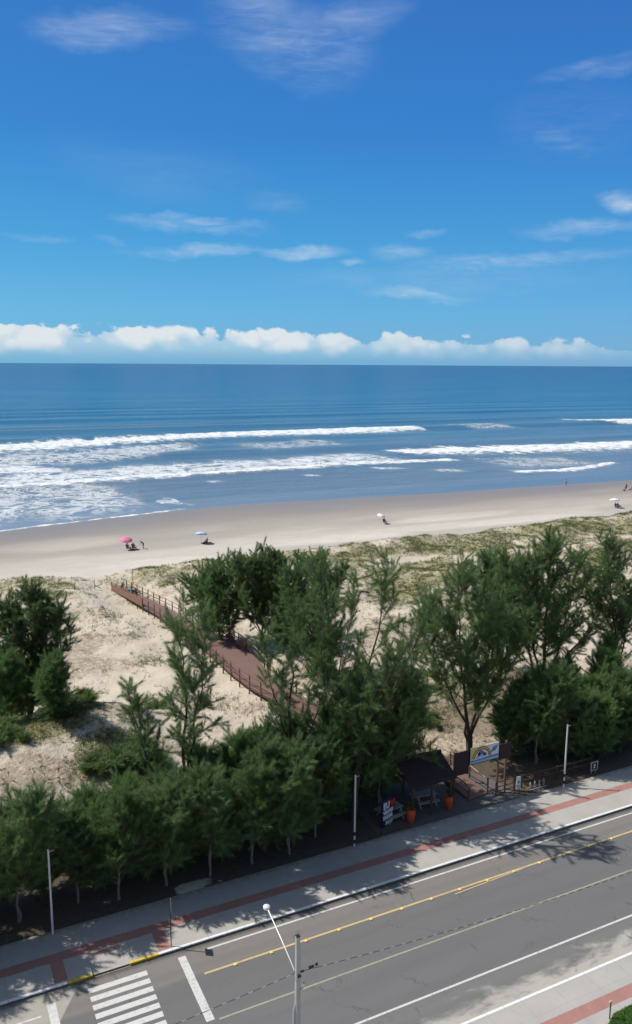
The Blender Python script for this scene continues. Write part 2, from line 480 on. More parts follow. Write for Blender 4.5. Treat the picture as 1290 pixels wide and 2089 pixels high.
M['green_cloth'] = simple('green_cloth', (0.03, 0.12, 0.10), 0.8)
M['brown_cloth'] = simple('brown_cloth', (0.12, 0.07, 0.05), 0.8)
M['skin'] = simple('skin', (0.40, 0.22, 0.15), 0.6, var=0.06)
M['hair'] = simple('hair', (0.02, 0.013, 0.01), 0.6)
M['bark_dark'] = simple('bark_dark', (0.075, 0.058, 0.047), 0.9, var=0.4, scale=3)
M['bark_pale'] = simple('bark_pale', (0.20, 0.175, 0.15), 0.9, var=0.35, scale=3)

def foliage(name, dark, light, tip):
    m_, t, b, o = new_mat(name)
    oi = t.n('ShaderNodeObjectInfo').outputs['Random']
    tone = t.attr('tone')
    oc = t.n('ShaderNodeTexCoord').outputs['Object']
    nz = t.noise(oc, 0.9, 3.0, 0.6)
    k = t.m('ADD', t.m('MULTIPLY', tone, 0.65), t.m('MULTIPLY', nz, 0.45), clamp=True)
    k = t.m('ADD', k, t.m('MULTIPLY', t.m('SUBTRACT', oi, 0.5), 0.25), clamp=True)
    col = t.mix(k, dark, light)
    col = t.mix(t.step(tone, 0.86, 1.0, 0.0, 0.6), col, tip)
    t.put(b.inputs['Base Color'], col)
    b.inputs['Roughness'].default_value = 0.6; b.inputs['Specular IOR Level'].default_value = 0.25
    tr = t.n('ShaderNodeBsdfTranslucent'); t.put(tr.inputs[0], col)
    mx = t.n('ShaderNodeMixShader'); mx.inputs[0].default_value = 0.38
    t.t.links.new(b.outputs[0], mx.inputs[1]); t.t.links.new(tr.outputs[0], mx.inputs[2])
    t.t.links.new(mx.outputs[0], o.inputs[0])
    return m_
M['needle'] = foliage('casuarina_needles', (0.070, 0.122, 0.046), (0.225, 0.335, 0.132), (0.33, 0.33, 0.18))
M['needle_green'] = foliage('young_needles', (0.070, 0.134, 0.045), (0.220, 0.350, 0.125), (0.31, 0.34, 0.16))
M['needle_dark'] = foliage('dark_needles', (0.052, 0.094, 0.036), (0.165, 0.255, 0.096), (0.25, 0.25, 0.13))  # darker green variant of the needles
M['grass'] = foliage('dune_grass', (0.10, 0.135, 0.045), (0.24, 0.26, 0.10), (0.36, 0.31, 0.17))
M['creeper'] = foliage('creeper_leaves', (0.060, 0.110, 0.035), (0.18, 0.26, 0.085), (0.24, 0.26, 0.11))
M['lawn'] = foliage('lawn_blades', (0.06, 0.14, 0.03), (0.16, 0.30, 0.07), (0.22, 0.30, 0.10))

# ------------------------------------------------------------------ ground
PATCH = [(60, 1485, 5.0, 2.0, 0.9), (150, 1440, 3.0, 1.6, 0.8),   # pixel x, pixel y, radius in metres (along X, along Y), strength: green creeping cover
    (245, 1545, 4.0, 2.6, 1.0), (290, 1440, 1.6, 1.4, 0.8), (100, 1215, 3.5, 2.0, 0.7), (905, 1158, 5.0, 2.0, 0.9), (760, 1130, 6.0, 2.0, 0.6),
    (1190, 1075, 16.0, 6.0, 0.55), (1050, 1090, 10.0, 4.0, 0.45), (1275, 1120, 8.0, 5.0, 0.6), (610, 1135, 6.0, 2.0, 0.6), (920, 1455, 5.0, 2.5, 0.65),
    (900, 1110, 9.0, 3.0, 0.5), (1250, 1215, 6.0, 4.0, 0.4), (340, 1190, 2.0, 1.5, 0.6), (225, 1255, 1.2, 5.0, 0.35), (880, 1390, 6.0, 4.0, 0.5), (1080, 1420, 4.0, 3.0, 0.8)]
PATCH_W = [(hit(a, b), c, d, e) for a, b, c, d, e in PATCH]
def veg(x, y):
    v = 0.30 * sm(fbm(x / 7.0, y / 5.0, 55, 4), 0.50, 0.70)
    v = v + 0.38 * np.exp(-((y - (107 + 5.0 * sm(x, 75, 140))) / 4.0) ** 2) * sm(fbm(x / 4.0, y / 3.0, 57, 3), 0.3, 0.6)
    v = v + 0.55 * sm(x, 40, 60) * sm(y, 60, 80) * sm(fbm(x / 6.0, y / 4.0, 58, 4), 0.36, 0.62)
    for p, a, b, e in PATCH_W:
        q = np.exp(-((x - p[0]) / a) ** 2 - ((y - p[1]) / b) ** 2)
        v = np.maximum(v, e * sm(q + 0.5 * (fbm(x / 1.6, y / 1.6, 60, 3) - 0.5), 0.22, 0.7))
    d, _ = seg_dist(x, y, (25.5, 64.0), (19.8, 106.0))
    v = v * (1 - 0.85 * np.exp(-(d / 2.6) ** 2))
    v = v * sm(y, 47, 52) * (1 - sm(y, 110 + 5.0 * sm(x, 75, 140), 113.5 + 5.0 * sm(x, 75, 140)))
    return np.clip(v, 0, 1)
def litter(x, y):
    v = sm(fbm(x / 6.0, y / 4.5, 71, 4), 0.36, 0.64) * 0.62
    v = np.maximum(v, 0.75 * np.exp(-((y - 54) / 5.0) ** 2) * sm(fbm(x / 2.5, y / 2.5, 72, 3), 0.30, 0.6))
    d, _ = seg_dist(x, y, (25.0, 66.0), (19.5, 108.0))
    v = v * (1 - 0.8 * np.exp(-(d / 3.0) ** 2))
    return v * sm(y, 44, 48) * (1 - sm(y, 106, 111))
def soil_shade_f(x, y):
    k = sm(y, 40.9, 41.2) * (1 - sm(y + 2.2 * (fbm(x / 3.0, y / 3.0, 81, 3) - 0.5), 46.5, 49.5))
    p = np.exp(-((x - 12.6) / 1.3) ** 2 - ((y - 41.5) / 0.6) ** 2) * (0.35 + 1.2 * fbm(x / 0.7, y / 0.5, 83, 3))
    hb = np.exp(-((x - 7.5) / 5.5) ** 2 - ((y - 65.8) / 2.3) ** 2)  # dark patch behind the ridge: undergrowth with its shade put into the colour
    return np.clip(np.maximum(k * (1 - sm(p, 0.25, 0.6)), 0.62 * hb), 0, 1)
def earth(x, y):
    return np.clip(1.5 * np.exp(-((x - 43.0) / 7.0) ** 2 - ((y - 53.0) / 4.5) ** 2), 0, 1)
PALE = [(120, 1108, 14, 6.5, 1.0), (330, 1150, 14, 4, 0.7), (1050, 1062, 20, 4, 0.7), (700, 1100, 18, 3.5, 0.7), (940, 1052, 20, 4.5, 0.8), (1275, 995, 18, 5.0, 1.0), (130, 1180, 16, 6, 0.55), (620, 1105, 22, 4, 0.5), (860, 1078, 22, 4, 0.5), (460, 1125, 12, 5, 0.4)]
PALE_W = [(at(a, b, -0.1), c, d, e) for a, b, c, d, e in PALE]
def pale(x, y):
    v = 0.45 * sm(fbm(x / 30.0, y / 7.0, 91, 3), 0.48, 0.72) * sm(y, 110, 116)
    for p, a, b, e in PALE_W:
        q = np.exp(-((x - p[0]) / a) ** 2 - ((y - p[1]) / b) ** 2)
        v = np.maximum(v, e * sm(q + 0.35 * (fbm(x / 10.0, y / 3.0, 92, 3) - 0.5), 0.3, 0.75))
    return v
def wet(x, y):
    s = shore_y(x)
    return sm(y + 6 * (fbm(x / 18.0, y / 8.0, 95, 3) - 0.5), s - 44, s - 2)
gm, t, b, _ = new_mat('sand_ground')
oc = t.n('ShaderNodeTexCoord').outputs['Object']
ox, oy, oz = t.sep(oc)
n1 = t.noise(oc, 0.35, 4.0, 0.55); n2 = t.noise(oc, 2.4, 5.0, 0.65); n3 = t.noise(oc, 14.0, 4.0, 0.6)
onb = t.step(oy, 107.0, 114.0)
dcol = t.mix(n1, (0.52, 0.445, 0.35), (0.64, 0.57, 0.465))
bcol = t.mix(t.noise(t.comb(t.m('MULTIPLY', ox, 0.25), oy), 0.35, 4.0, 0.6), (0.400, 0.368, 0.325), (0.465, 0.430, 0.382))
bcol = t.mix(t.attr('pale'), bcol, (0.66, 0.60, 0.52))
col = t.mix(onb, dcol, bcol)
lit_ = t.attr('litter')
lm = t.step(t.m('ADD', t.m('MULTIPLY', lit_, 0.75), t.m('MULTIPLY', t.m('SUBTRACT', n2, 0.5), 1.3)), 0.18, 0.62)
col = t.mix(t.m('MULTIPLY', lm, 0.72), col, t.mix(n3, (0.17, 0.125, 0.09), (0.36, 0.285, 0.21)))
vg = t.attr('veg')
vm = t.step(t.m('ADD', vg, t.m('MULTIPLY', t.m('SUBTRACT', n2, 0.5), 0.9)), 0.18, 0.60)
col = t.mix(t.m('MULTIPLY', vm, 0.75), col, t.mix(n3, (0.16, 0.165, 0.070), (0.33, 0.305, 0.155)))
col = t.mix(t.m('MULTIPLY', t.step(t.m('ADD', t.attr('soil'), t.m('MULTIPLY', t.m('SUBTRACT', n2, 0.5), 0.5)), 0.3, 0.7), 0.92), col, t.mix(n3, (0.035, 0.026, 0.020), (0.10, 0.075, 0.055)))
ea = t.step(t.m('ADD', t.attr('earth'), t.m('MULTIPLY', t.m('SUBTRACT', n2, 0.5), 0.6)), 0.3, 0.8)
col = t.mix(t.m('MULTIPLY', ea, 0.85), col, t.mix(n3, (0.20, 0.155, 0.12), (0.33, 0.265, 0.205)))
wt = t.attr('wet')
mot = t.noise(t.comb(t.m('MULTIPLY', ox, 0.35), oy), 0.9, 5.0, 0.65)
col = t.mix(t.m('MULTIPLY', onb, t.step(mot, 0.35, 0.7, 0.0, 0.22)), col, (0.30, 0.265, 0.225))
col = t.mix(wt, col, (0.245, 0.212, 0.182))
specks = t.step(t.voro(oc, 0.55), 0.035, 0.09, 1.0, 0.0)
col = t.mix(t.m('MULTIPLY', t.m('MULTIPLY', specks, onb), t.step(n1, 0.5, 0.6)), col, (0.20, 0.17, 0.15))
t.put(b.inputs['Base Color'], col)
t.put(b.inputs['Roughness'], t.lin(wt, 0.4, 1.0, 0.92, 0.42))
t.put(b.inputs['Specular IOR Level'], t.lin(wt, 0.4, 1.0, 0.15, 0.45))
bh = t.m('ADD', t.m('MULTIPLY', n2, 1.0), t.m('MULTIPLY', n3, 0.25))
bmp = t.n('ShaderNodeBump'); bmp.inputs['Distance'].default_value = 0.22
t.put(bmp.inputs['Strength'], t.m('MULTIPLY', t.lin(oy, 106, 114, 0.9, 0.10), t.lin(wt, 0.0, 0.6, 1.0, 0.05)))
t.put(bmp.inputs['Height'], bh); t.t.links.new(bmp.outputs[0], b.inputs['Normal'])
def spread(a, b_, step, far_lo, far_hi, n):
    core = np.arange(a, b_ + 1e-6, step)
    lo = a - np.geomspace(step * 2, a - far_lo, n)[::-1]
    hi = b_ + np.geomspace(step * 2, far_hi - b_, n)
    return np.concatenate([lo, core, hi])
gxs = spread(-14, 190, 0.42, -6000, 9000, 26)
gys = np.concatenate([[-900, -300, -100, -40, 0, 20, 30, 38, 40.6, 40.95, 41.05, 41.15, 41.3], np.arange(41.7, 118, 0.36), np.arange(118.5, 176, 1.0), [180, 190, 205, 230, 280, 400]])
ground = grid_mesh('ground', gxs, gys, terrain, gm, {'veg': veg, 'litter': litter, 'soil': soil_shade_f, 'pale': pale, 'wet': wet, 'earth': earth})
tag(ground, 'sandy ground of dunes and beach', 'ground', kind='structure')

# ------------------------------------------------------------------ road, kerbs, pavements
am, t, b, _ = new_mat('asphalt')
oc = t.n('ShaderNodeTexCoord').outputs['Object']; ox, oy, oz = t.sep(oc)
na = t.noise(t.comb(t.m('MULTIPLY', ox, 0.12), oy), 0.9, 5.0, 0.6); nb = t.noise(oc, 3.0, 6.0, 0.7); nc = t.noise(oc, 60.0, 2.0, 0.6)
col = t.mix(na, (0.122, 0.123, 0.127), (0.166, 0.165, 0.165))
col = t.mix(t.m('MULTIPLY', t.step(oy, 34.55, 34.95), 0.75), col, t.mix(nb, (0.185, 0.172, 0.155), (0.235, 0.222, 0.205)))
col = t.mix(t.m('MULTIPLY', t.step(t.m('ADD', oy, t.m('MULTIPLY', t.m('SUBTRACT', na, 0.5), 1.0)), 28.7, 28.2), 0.6), col, (0.185, 0.178, 0.17))
# wheel tracks polish the lanes
tr1 = t.m('SINE', t.m('MULTIPLY', t.m('SUBTRACT', oy, 28.7), 2 * math.pi / 1.55))
col = t.mix(t.m('MULTIPLY', t.step(tr1, 0.0, 1.0), 0.22), col, (0.120, 0.121, 0.126))
# wind-blown sand along the near gutter
ns = t.noise(t.comb(t.m('MULTIPLY', ox, 0.45), t.m('MULTIPLY', oy, 1.1)), 0.8, 6.0, 0.62, 0.4)
sd = t.step(t.m('ADD', t.m('MULTIPLY', t.m('SUBTRACT', 28.0, oy), 0.55), t.m('MULTIPLY', t.m('SUBTRACT', ns, 0.5), 2.6)), 0.05, 0.75)
sd = t.m('MULTIPLY', sd, t.step(ns, 0.32, 0.52, 0.55, 1.0))
col = t.mix(t.m('MULTIPLY', sd, 0.85), col, t.mix(nb, (0.36, 0.345, 0.31), (0.50, 0.48, 0.43)))
# older dusty surface left of the crossing
diag = t.m('SUBTRACT', t.m('ADD', 3.95, t.m('MULTIPLY', t.m('SUBTRACT', oy, 34.56), 0.61)), ox)
od = t.m('MULTIPLY', t.step(diag, -0.05, 0.05), t.step(oy, 32.8, 33.6))
col = t.mix(t.m('MULTIPLY', od, 0.8), col, t.mix(nb, (0.33, 0.315, 0.275), (0.46, 0.44, 0.385)))
gut = t.step(t.m('ADD', oy, t.m('MULTIPLY', t.m('SUBTRACT', nb, 0.5), 0.5)), 36.35, 36.8)
col = t.mix(t.m('MULTIPLY', gut, 0.75), col, (0.055, 0.05, 0.046))
col = t.mix(t.m('MULTIPLY', t.step(nc, 0.55, 0.8), 0.25), col, (0.30, 0.30, 0.30))
ck = t.voro(t.comb(t.m('MULTIPLY', ox, 0.22), t.m('ADD', t.m('MULTIPLY', oy, 0.5), nb)), 0.9, 'DISTANCE_TO_EDGE')
col = t.mix(t.m('MULTIPLY', t.step(ck, 0.012, 0.002), t.step(na, 0.45, 0.6, 0.0, 0.55)), col, (0.05, 0.05, 0.052))
st = t.step(t.noise(t.comb(t.m('MULTIPLY', ox, 0.5), oy, 4.0), 1.3, 4.0, 0.6), 0.66, 0.74, 0.0, 0.35)
col = t.mix(st, col, (0.075, 0.075, 0.078))
t.put(b.inputs['Base Color'], col); b.inputs['Roughness'].default_value = 0.85; b.inputs['Specular IOR Level'].default_value = 0.3
bump(t, b, nc, 0.25, 0.01)
def sheet(name, x0, x1, y0, y1, z, mat, parent=None, th=None):
    mb = MB()
    if th: mb.box(((x0 + x1) / 2, (y0 + y1) / 2, z - th / 2), (x1 - x0, y1 - y0, th))
    else: mb.add([(x0, y0, z), (x1, y0, z), (x1, y1, z), (x0, y1, z)], [(0, 1, 2, 3)])
    return mb.build(name, mat, parent)
RX0, RX1 = -400.0, 700.0
road = sheet('road', RX0, RX1, 26.4, 36.8, 0.0, am); tag(road, 'grey asphalt road along the dunes', 'road', kind='structure')
PZ = 0.004
def worn(name, colr, lose=0.5, scale=5.0):
    m_, t, b, o = new_mat(name)
    oc = t.n('ShaderNodeTexCoord').outputs['Object']
    nz = t.noise(oc, scale, 6.0, 0.7); big = t.noise(oc, 0.5, 3.0)
    k = t.step(t.m('ADD', nz, t.m('MULTIPLY', t.m('SUBTRACT', big, 0.5), 0.4)), lose - 0.18, lose + 0.10)
    t.put(b.inputs['Base Color'], t.mix(k, tuple(0.45 * c + 0.08 for c in colr), colr)); b.inputs['Roughness'].default_value = 0.7
    return m_
M['mark_white'] = worn('worn_white_marking', (0.58, 0.58, 0.57), 0.42)
M['mark_yellow'] = worn('worn_yellow_marking', (0.56, 0.42, 0.20), 0.42)
M['mark_faint'] = worn('faint_yellow_marking', (0.33, 0.33, 0.235), 0.45)
mb = MB()
def strip(mb, x0, x1, y0, y1, z=PZ):
    mb.add([(x0, y0, z), (x1, y0, z), (x1, y1, z), (x0, y1, z)], [(0, 1, 2, 3)])
strip(mb, 11.7, RX1, 36.22, 36.34); strip(mb, RX0, 3.3, 35.30, 35.42); mb.build('cycle_lane_line', M['mark_white'], road)
mb = MB(); strip(mb, 11.0, RX1, 34.60, 34.73); mb.build('lane_line', M['mark_yellow'], road)
mb = MB(); strip(mb, 10.7, RX1, 31.57, 31.67); strip(mb, RX0, 3.3, 31.57, 31.67); mb.build('center_line', M['mark_faint'], road)
mb = MB(); strip(mb, 9.0, RX1, 28.53, 28.65); strip(mb, RX0, 3.3, 28.53, 28.65); mb.build('edge_line', M['mark_white'], road)
mb = MB(); strip(mb, 10.12, 10.52, 31.7, 36.30); strip(mb, 3.62, 4.02, 28.7, 35.95, PZ * 2); mb.build('stop_line', M['mark_white'], road)
mb = MB()
for k in range(16): strip(mb, 5.56, 8.45, 36.14 - 0.58 * k - 0.34, 36.14 - 0.58 * k, PZ * 2)
mb.build('zebra_crossing', M['mark_white'], road)
strip_y = MB(); strip_y.add([(26.0, 34.40, PZ), (31.2, 34.62, PZ), (31.2, 34.56, PZ), (26.0, 34.33, PZ)], [(0, 3, 2, 1)]); strip_y.build('stray_line', M['mark_yellow'], road)

pm, t, b, _ = new_mat('pavement_concrete')
oc = t.n('ShaderNodeTexCoord').outputs['Object']; ox, oy, oz = t.sep(oc)
na = t.noise(oc, 0.6, 5.0, 0.6); nb = t.noise(oc, 4.0, 6.0, 0.7)
col = t.mix(na, (0.33, 0.318, 0.293), (0.455, 0.438, 0.405)); col = t.mix(t.m('MULTIPLY', t.step(nb, 0.48, 0.75), 0.30), col, (0.34, 0.32, 0.30))
jx = t.m('ABSOLUTE', t.m('SUBTRACT', t.m('FRACT', t.m('DIVIDE', ox, 2.0)), 0.5))
jt = t.step(jx, 0.492, 0.497)
jy = t.step(t.m('ABSOLUTE', t.m('SUBTRACT', t.m('FRACT', t.m('DIVIDE', t.m('SUBTRACT', oy, 0.2), 1.0)), 0.5)), 0.484, 0.493)
jt = t.m('MAXIMUM', jt, t.m('MULTIPLY', jy, 0.6))
col = t.mix(t.m('MULTIPLY', jt, 0.55), col, (0.22, 0.21, 0.20))
stn = t.step(t.noise(oc, 1.1, 5.0, 0.7), 0.58, 0.72, 0.0, 0.35)
col = t.mix(stn, col, (0.27, 0.255, 0.235))
# drifted sand and pine litter near the hedge
dr = t.step(t.m('ADD', t.m('MULTIPLY', t.m('SUBTRACT', oy, 40.4), 0.8), t.m('MULTIPLY', t.m('SUBTRACT', nb, 0.5), 1.6)), 0.1, 0.5)
col = t.mix(t.m('MULTIPLY', t.m('MULTIPLY', dr, t.step(oy, 38.0, 38.5)), 0.6), col, (0.20, 0.165, 0.13))
t.put(b.inputs['Base Color'], col); b.inputs['Roughness'].default_value = 0.9
bump(t, b, nb, 0.15, 0.02)
rm, t, b, _ = new_mat('red_tactile_paving')
oc = t.n('ShaderNodeTexCoord').outputs['Object']
nb = t.noise(oc, 1.6, 6.0, 0.7); vt = t.voro(oc, 14.0)
col = t.mix(nb, (0.30, 0.115, 0.10), (0.40, 0.235, 0.205)); col = t.mix(t.step(nb, 0.62, 0.75, 0.0, 0.7), col, (0.50, 0.40, 0.36))
t.put(b.inputs['Base Color'], col); b.inputs['Roughness'].default_value = 0.85; bump(t, b, vt, 0.3, 0.01)
KW = 0.16
def pavement(name, y0, y1, ramp=None):
    mb = MB(); z = 0.13
    if ramp is None:
        mb.box(((RX0 + RX1) / 2, (y0 + y1) / 2, z / 2 - 0.05), (RX1 - RX0, y1 - y0, z + 0.1))
    else:
        a, b_, d = ramp            # a lowered kerb ramp between X = a and b_, d deep
        for (u, v, p, q) in ((RX0, a, y0, y1), (b_, RX1, y0, y1), (a, b_, y0 + d, y1)):
            mb.box(((u + v) / 2, (p + q) / 2, z / 2 - 0.05), (v - u, q - p, z + 0.1))
        mb.add([(a, y0, 0.012), (b_, y0, 0.012), (b_, y0 + d, z), (a, y0 + d, z)], [(0, 1, 2, 3)])
    return mb.build(name, pm)
far_walk = pavement('pavement', 36.8 + KW, 41.0, (5.95, 7.8, 1.1))
tag(far_walk, 'light concrete pavement beside the dune hedge', 'pavement', kind='structure')
mb = MB(); strip(mb, RX0, RX1, 38.55, 39.18, 0.134)
strip(mb, 4.15, 4.78, 37.05, 38.55, 0.134); strip(mb, 9.35, 9.98, 37.05, 38.55, 0.134); strip(mb, 6.2, 7.6, 38.12, 38.40, 0.134)
mb.build('tactile_strip', rm, far_walk)
near_walk = pavement('pavement', 8.0, 26.4 - KW); tag(near_walk, 'sunlit concrete pavement on the near side', 'pavement', kind='structure')
mb = MB(); strip(mb, RX0, RX1, 24.15, 24.80, 0.134); mb.build('tactile_strip', rm, near_walk)
def kerb_mat(name, ca, cb):
    m_, t, b, o = new_mat(name)
    oc = t.n('ShaderNodeTexCoord').outputs['Object']; ox, oy, oz = t.sep(oc)
    nz = t.noise(oc, 3.5, 6.0, 0.7)
    k = t.step(t.m('ADD', nz, t.m('MULTIPLY', t.m('SUBTRACT', oz, 0.075), 5.0)), 0.42, 0.72)  # wear by noise; shade of the face painted in, darker towards the bottom
    col = t.mix(k, cb, ca)
    j = t.step(t.m('ABSOLUTE', t.m('SUBTRACT', t.m('FRACT', ox), 0.5)), 0.485, 0.493)
    col = t.mix(t.m('MULTIPLY', j, 0.6), col, (0.08, 0.075, 0.07))
    t.put(b.inputs['Base Color'], col); b.inputs['Roughness'].default_value = 0.8
    return m_
M['kerb_white'] = kerb_mat('painted_kerb_white', (0.74, 0.74, 0.74), (0.13, 0.125, 0.12))
M['kerb_yellow'] = kerb_mat('painted_kerb_yellow', (0.64, 0.46, 0.04), (0.30, 0.22, 0.06))
def kerb(name, x0, x1, y0, y1, mat, drop=None):
    mb = MB()
    mb.box(((x0 + x1) / 2, (y0 + y1) / 2, 0.045), (x1 - x0, y1 - y0, 0.20), bev=0.015)
    return mb
kb = kerb('kerb', RX0, 4.72, 36.8, 36.8 + KW, None)
for args in ((9.28, RX1, 36.8, 36.8 + KW, None),):
    k2 = kerb('kerb', *args); kb.add(k2.v, k2.f)
fk = kb.build('kerb', M['kerb_white']); tag(fk, 'white painted kerb on the dune side', 'kerb', kind='structure')
ky = kerb('kerb', 4.725, 5.95, 36.798, 36.8 + KW, None); k2 = kerb('kerb', 7.8, 9.275, 36.798, 36.8 + KW, None); ky.add(k2.v, k2.f)
ky.build('yellow_kerb', M['kerb_yellow'], fk)
nk = kerb('kerb', RX0, RX1, 26.4 - KW, 26.4, None).build('kerb', M['kerb_white']); tag(nk, 'white painted kerb on the near side', 'kerb', kind='structure')

# ------------------------------------------------------------------ sea
BANDS = [  # (strength, lace, wave height, [(px, top, bottom), ...])
    (1.00, 0.0, 1.0, [(-200, 911, 944), (0, 904, 930), (120, 897, 924), (230, 892, 911), (320, 890, 905), (400, 886, 899), (500, 881, 893), (600, 878, 891), (700, 874, 888), (800, 872, 884), (885, 871, 877)]),
    (0.55, 1.0, 0.0, [(-200, 936, 985), (0, 926, 962), (120, 920, 952), (230, 912, 944), (320, 904, 934), (400, 899, 915), (450, 895, 905)]),
    (0.45, 0.9, 0.9, [(885, 868, 882), (950, 862, 880), (1010, 861, 877), (1100, 864, 873)]),
    (1.00, 0.0, 1.2, [(1140, 855, 861), (1180, 854, 866), (1290, 852, 867), (1500, 849, 863), (1900, 840, 852)]),
    (0.78, 0.75, 0.5, [(-200, 945, 985), (0, 948, 972), (130, 950, 968), (200, 952, 962)]),
    (0.62, 0.9, 0.25, [(-200, 990, 1015), (0, 972, 1000), (100, 962, 994), (180, 954, 990), (260, 948, 984), (350, 943, 977), (450, 938, 970), (550, 932, 966), (650, 926, 958), (740, 921, 950), (800, 922, 946), (900, 930, 942)]),
    (0.95, 0.15, 0.6, [(-200, 1003, 1013), (0, 990, 1000), (100, 983, 995), (180, 976, 991), (250, 971, 983), (350, 966, 979), (450, 960, 970), (600, 951, 962), (700, 941, 955)]),
    (1.00, 0.10, 0.9, [(765, 918, 922), (820, 914, 929), (900, 910, 933), (1000, 908, 931), (1100, 906, 928), (1200, 902, 926), (1290, 898, 922), (1500, 888, 910), (1900, 870, 888)]),
    (0.95, 0.2, 0.2, [(640, 948, 952), (760, 940, 949), (880, 936, 944), (960, 934, 940)]),
    (0.62, 0.45, 0.05, [(850, 957, 960), (900, 956, 963), (985, 958, 964)]),
    (0.90, 0.2, 0.15, [(995, 957, 961), (1060, 958, 966), (1130, 957, 964), (1180, 951, 962), (1240, 942, 952), (1275, 940, 944)]),
    (0.62, 0.45, 0.05, [(740, 953, 956), (790, 953, 959), (850, 953, 957)]),
    (0.62, 0.45, 0.05, [(600, 969, 971), (640, 967, 973), (670, 967, 970)]),
    (0.62, 0.45, 0.05, [(410, 982, 984), (440, 980, 986), (470, 980, 983)]),
    (0.62, 0.45, 0.05, [(150, 1000, 1002), (180, 992, 1001), (215, 990, 997), (250, 992, 996)]),
    (0.62, 0.45, 0.05, [(40, 1012, 1014), (80, 1006, 1013), (118, 1005, 1009)]),
    (0.55, 0.9, 0.1, [(318, 1022, 1026), (335, 1014, 1031), (362, 1016, 1031), (402, 1030, 1033)]),
    (0.52, 1.0, 0.0, [(-200, 1000, 1110), (0, 985, 1078), (120, 985, 1066), (240, 980, 1056), (330, 990, 1044), (400, 1015, 1033)]),
    (0.46, 1.0, 0.0, [(400, 900, 925), (520, 900, 925), (640, 893, 915), (760, 890, 905)]),
    (0.45, 1.0, 0.0, [(850, 930, 965), (1000, 932, 965), (1150, 928, 955), (1290, 922, 945)]),
]
BW = []
for s_, l_, h_, pts in BANDS:
    T = np.array([at(x, a, SEA_Z)[:2] for x, a, b in pts]); Bt = np.array([at(x, b, SEA_Z)[:2] for x, a, b in pts])
    T = T[np.argsort(T[:, 0])]; Bt = Bt[np.argsort(Bt[:, 0])]
    BW.append((s_, l_, h_, T, Bt))
_cache = {}
def sea_fields(X, Y):
    key = X.shape
    if key in _cache: return _cache[key]
    foam = np.zeros_like(X); lace = np.zeros_like(X); hgt = np.zeros_like(X)
    wob = (fbm(X / 9.0, Y / 40.0, 5, 4) - 0.5) * 2
    wob2 = (fbm(X / 2.2, Y / 12.0, 6, 3) - 0.5) * 2
    for s_, l_, h_, T, Bt in BW:
        x0, x1 = max(T[0, 0], Bt[0, 0]), min(T[-1, 0], Bt[-1, 0])
        yt = np.interp(X, T[:, 0], T[:, 1]); yb = np.interp(X, Bt[:, 0], Bt[:, 1])
        wd = np.maximum(yt - yb, 0.4)
        yb2 = yb + wd * (0.10 * wob + 0.06 * wob2); yt2 = yt + wd * (0.22 * wob + 0.12 * wob2)
        u = (Y - yb2) / np.maximum(yt2 - yb2, 0.3)
        tw_ = min(4.0 if l_ < 0.5 else 16.0, 0.3 * (x1 - x0)); xm = sm(X + 3 * wob, x0, x0 + tw_) * (1 - sm(X + 5 * wob2 * (l_ > 0.5), x1 - tw_, x1))
        ins = sm(u, -0.25, 0.40) * (1 - sm(u, 0.80, 1.12)) * xm
        f_ = s_ * ins
        if l_ > 0.5:
            ins = sm(u, -0.2, 0.3) * (1 - sm(u, 0.7, 1.2)) * xm
            lace = np.maximum(lace, ins * s_)
            foam = np.maximum(foam, f_ * (1 - l_) * 0.8)
        else:
            foam = np.maximum(foam, f_)
            lace = np.maximum(lace, l_ * ins)
        if h_ > 0:
            hp = np.exp(-((u - 0.35) / 0.42) ** 2) * xm
            hgt = np.maximum(hgt, h_ * hp * (0.8 + 0.3 * wob2))
    sh = shore_y(X)
    sw = np.exp(-((Y - sh - 0.6 - 0.8 * wob) / 1.0) ** 2) * (1 - sm(X, 46, 54))
    foam = np.maximum(foam, 0.85 * sw)
    swell = 0.0
    for k, (lam, amp, ph) in enumerate(((38, 0.26, 0.3), (23, 0.16, 1.9), (61, 0.26, 4.0))):
        wp = 9.0 * (fbm(X / 70.0, Y / 60.0, 60 + k, 3) - 0.5)
        am_ = 0.4 + 1.2 * fbm(X / 60.0, Y / 40.0, 70 + k, 2)
        swell = swell + amp * am_ * np.sin(2 * math.pi * (Y + wp + 0.03 * X) / lam + ph)
    swell = swell * sm(Y, 215, 300) * (1 - 0.75 * sm(Y, 380, 600)) + 0.05 * (fbm(X / 6.0, Y / 2.5, 66, 3) - 0.5) * sm(Y, 166, 180)
    z = SEA_Z + hgt + swell * (Y < 3000)
    shal = sm(Y, sh, sh + 30)
    _cache[key] = (foam, lace, z, shal)
    return _cache[key]
sxs = spread(-20, 330, 0.8, -45000, 60000, 22)
sys_ = np.concatenate([np.arange(140, 400, 0.6), np.arange(400, 640, 1.6), np.geomspace(645, 48000, 70)])
wm, t, b, o = new_mat('sea_water')
oc = t.n('ShaderNodeTexCoord').outputs['Object']; ox, oy, oz = t.sep(oc)
dist = t.m('LOGARITHM', t.m('MAXIMUM', oy, 100.0), 10.0)
streak = t.noise(t.comb(t.m('MULTIPLY', ox, 0.10), oy), 0.035, 6.0, 0.62)
streak2 = t.noise(t.comb(t.m('MULTIPLY', ox, 0.2), oy), 0.22, 5.0, 0.62)
wcol = t.ramp(t.lin(dist, 2.15, 3.6), [(0.0, (0.225, 0.250, 0.275)), (0.12, (0.150, 0.195, 0.245)), (0.22, (0.085, 0.165, 0.230)), (0.36, (0.036, 0.145, 0.230)), (0.55, (0.008, 0.110, 0.205)), (0.8, (0.004, 0.074, 0.170)), (1.0, (0.003, 0.048, 0.140))])
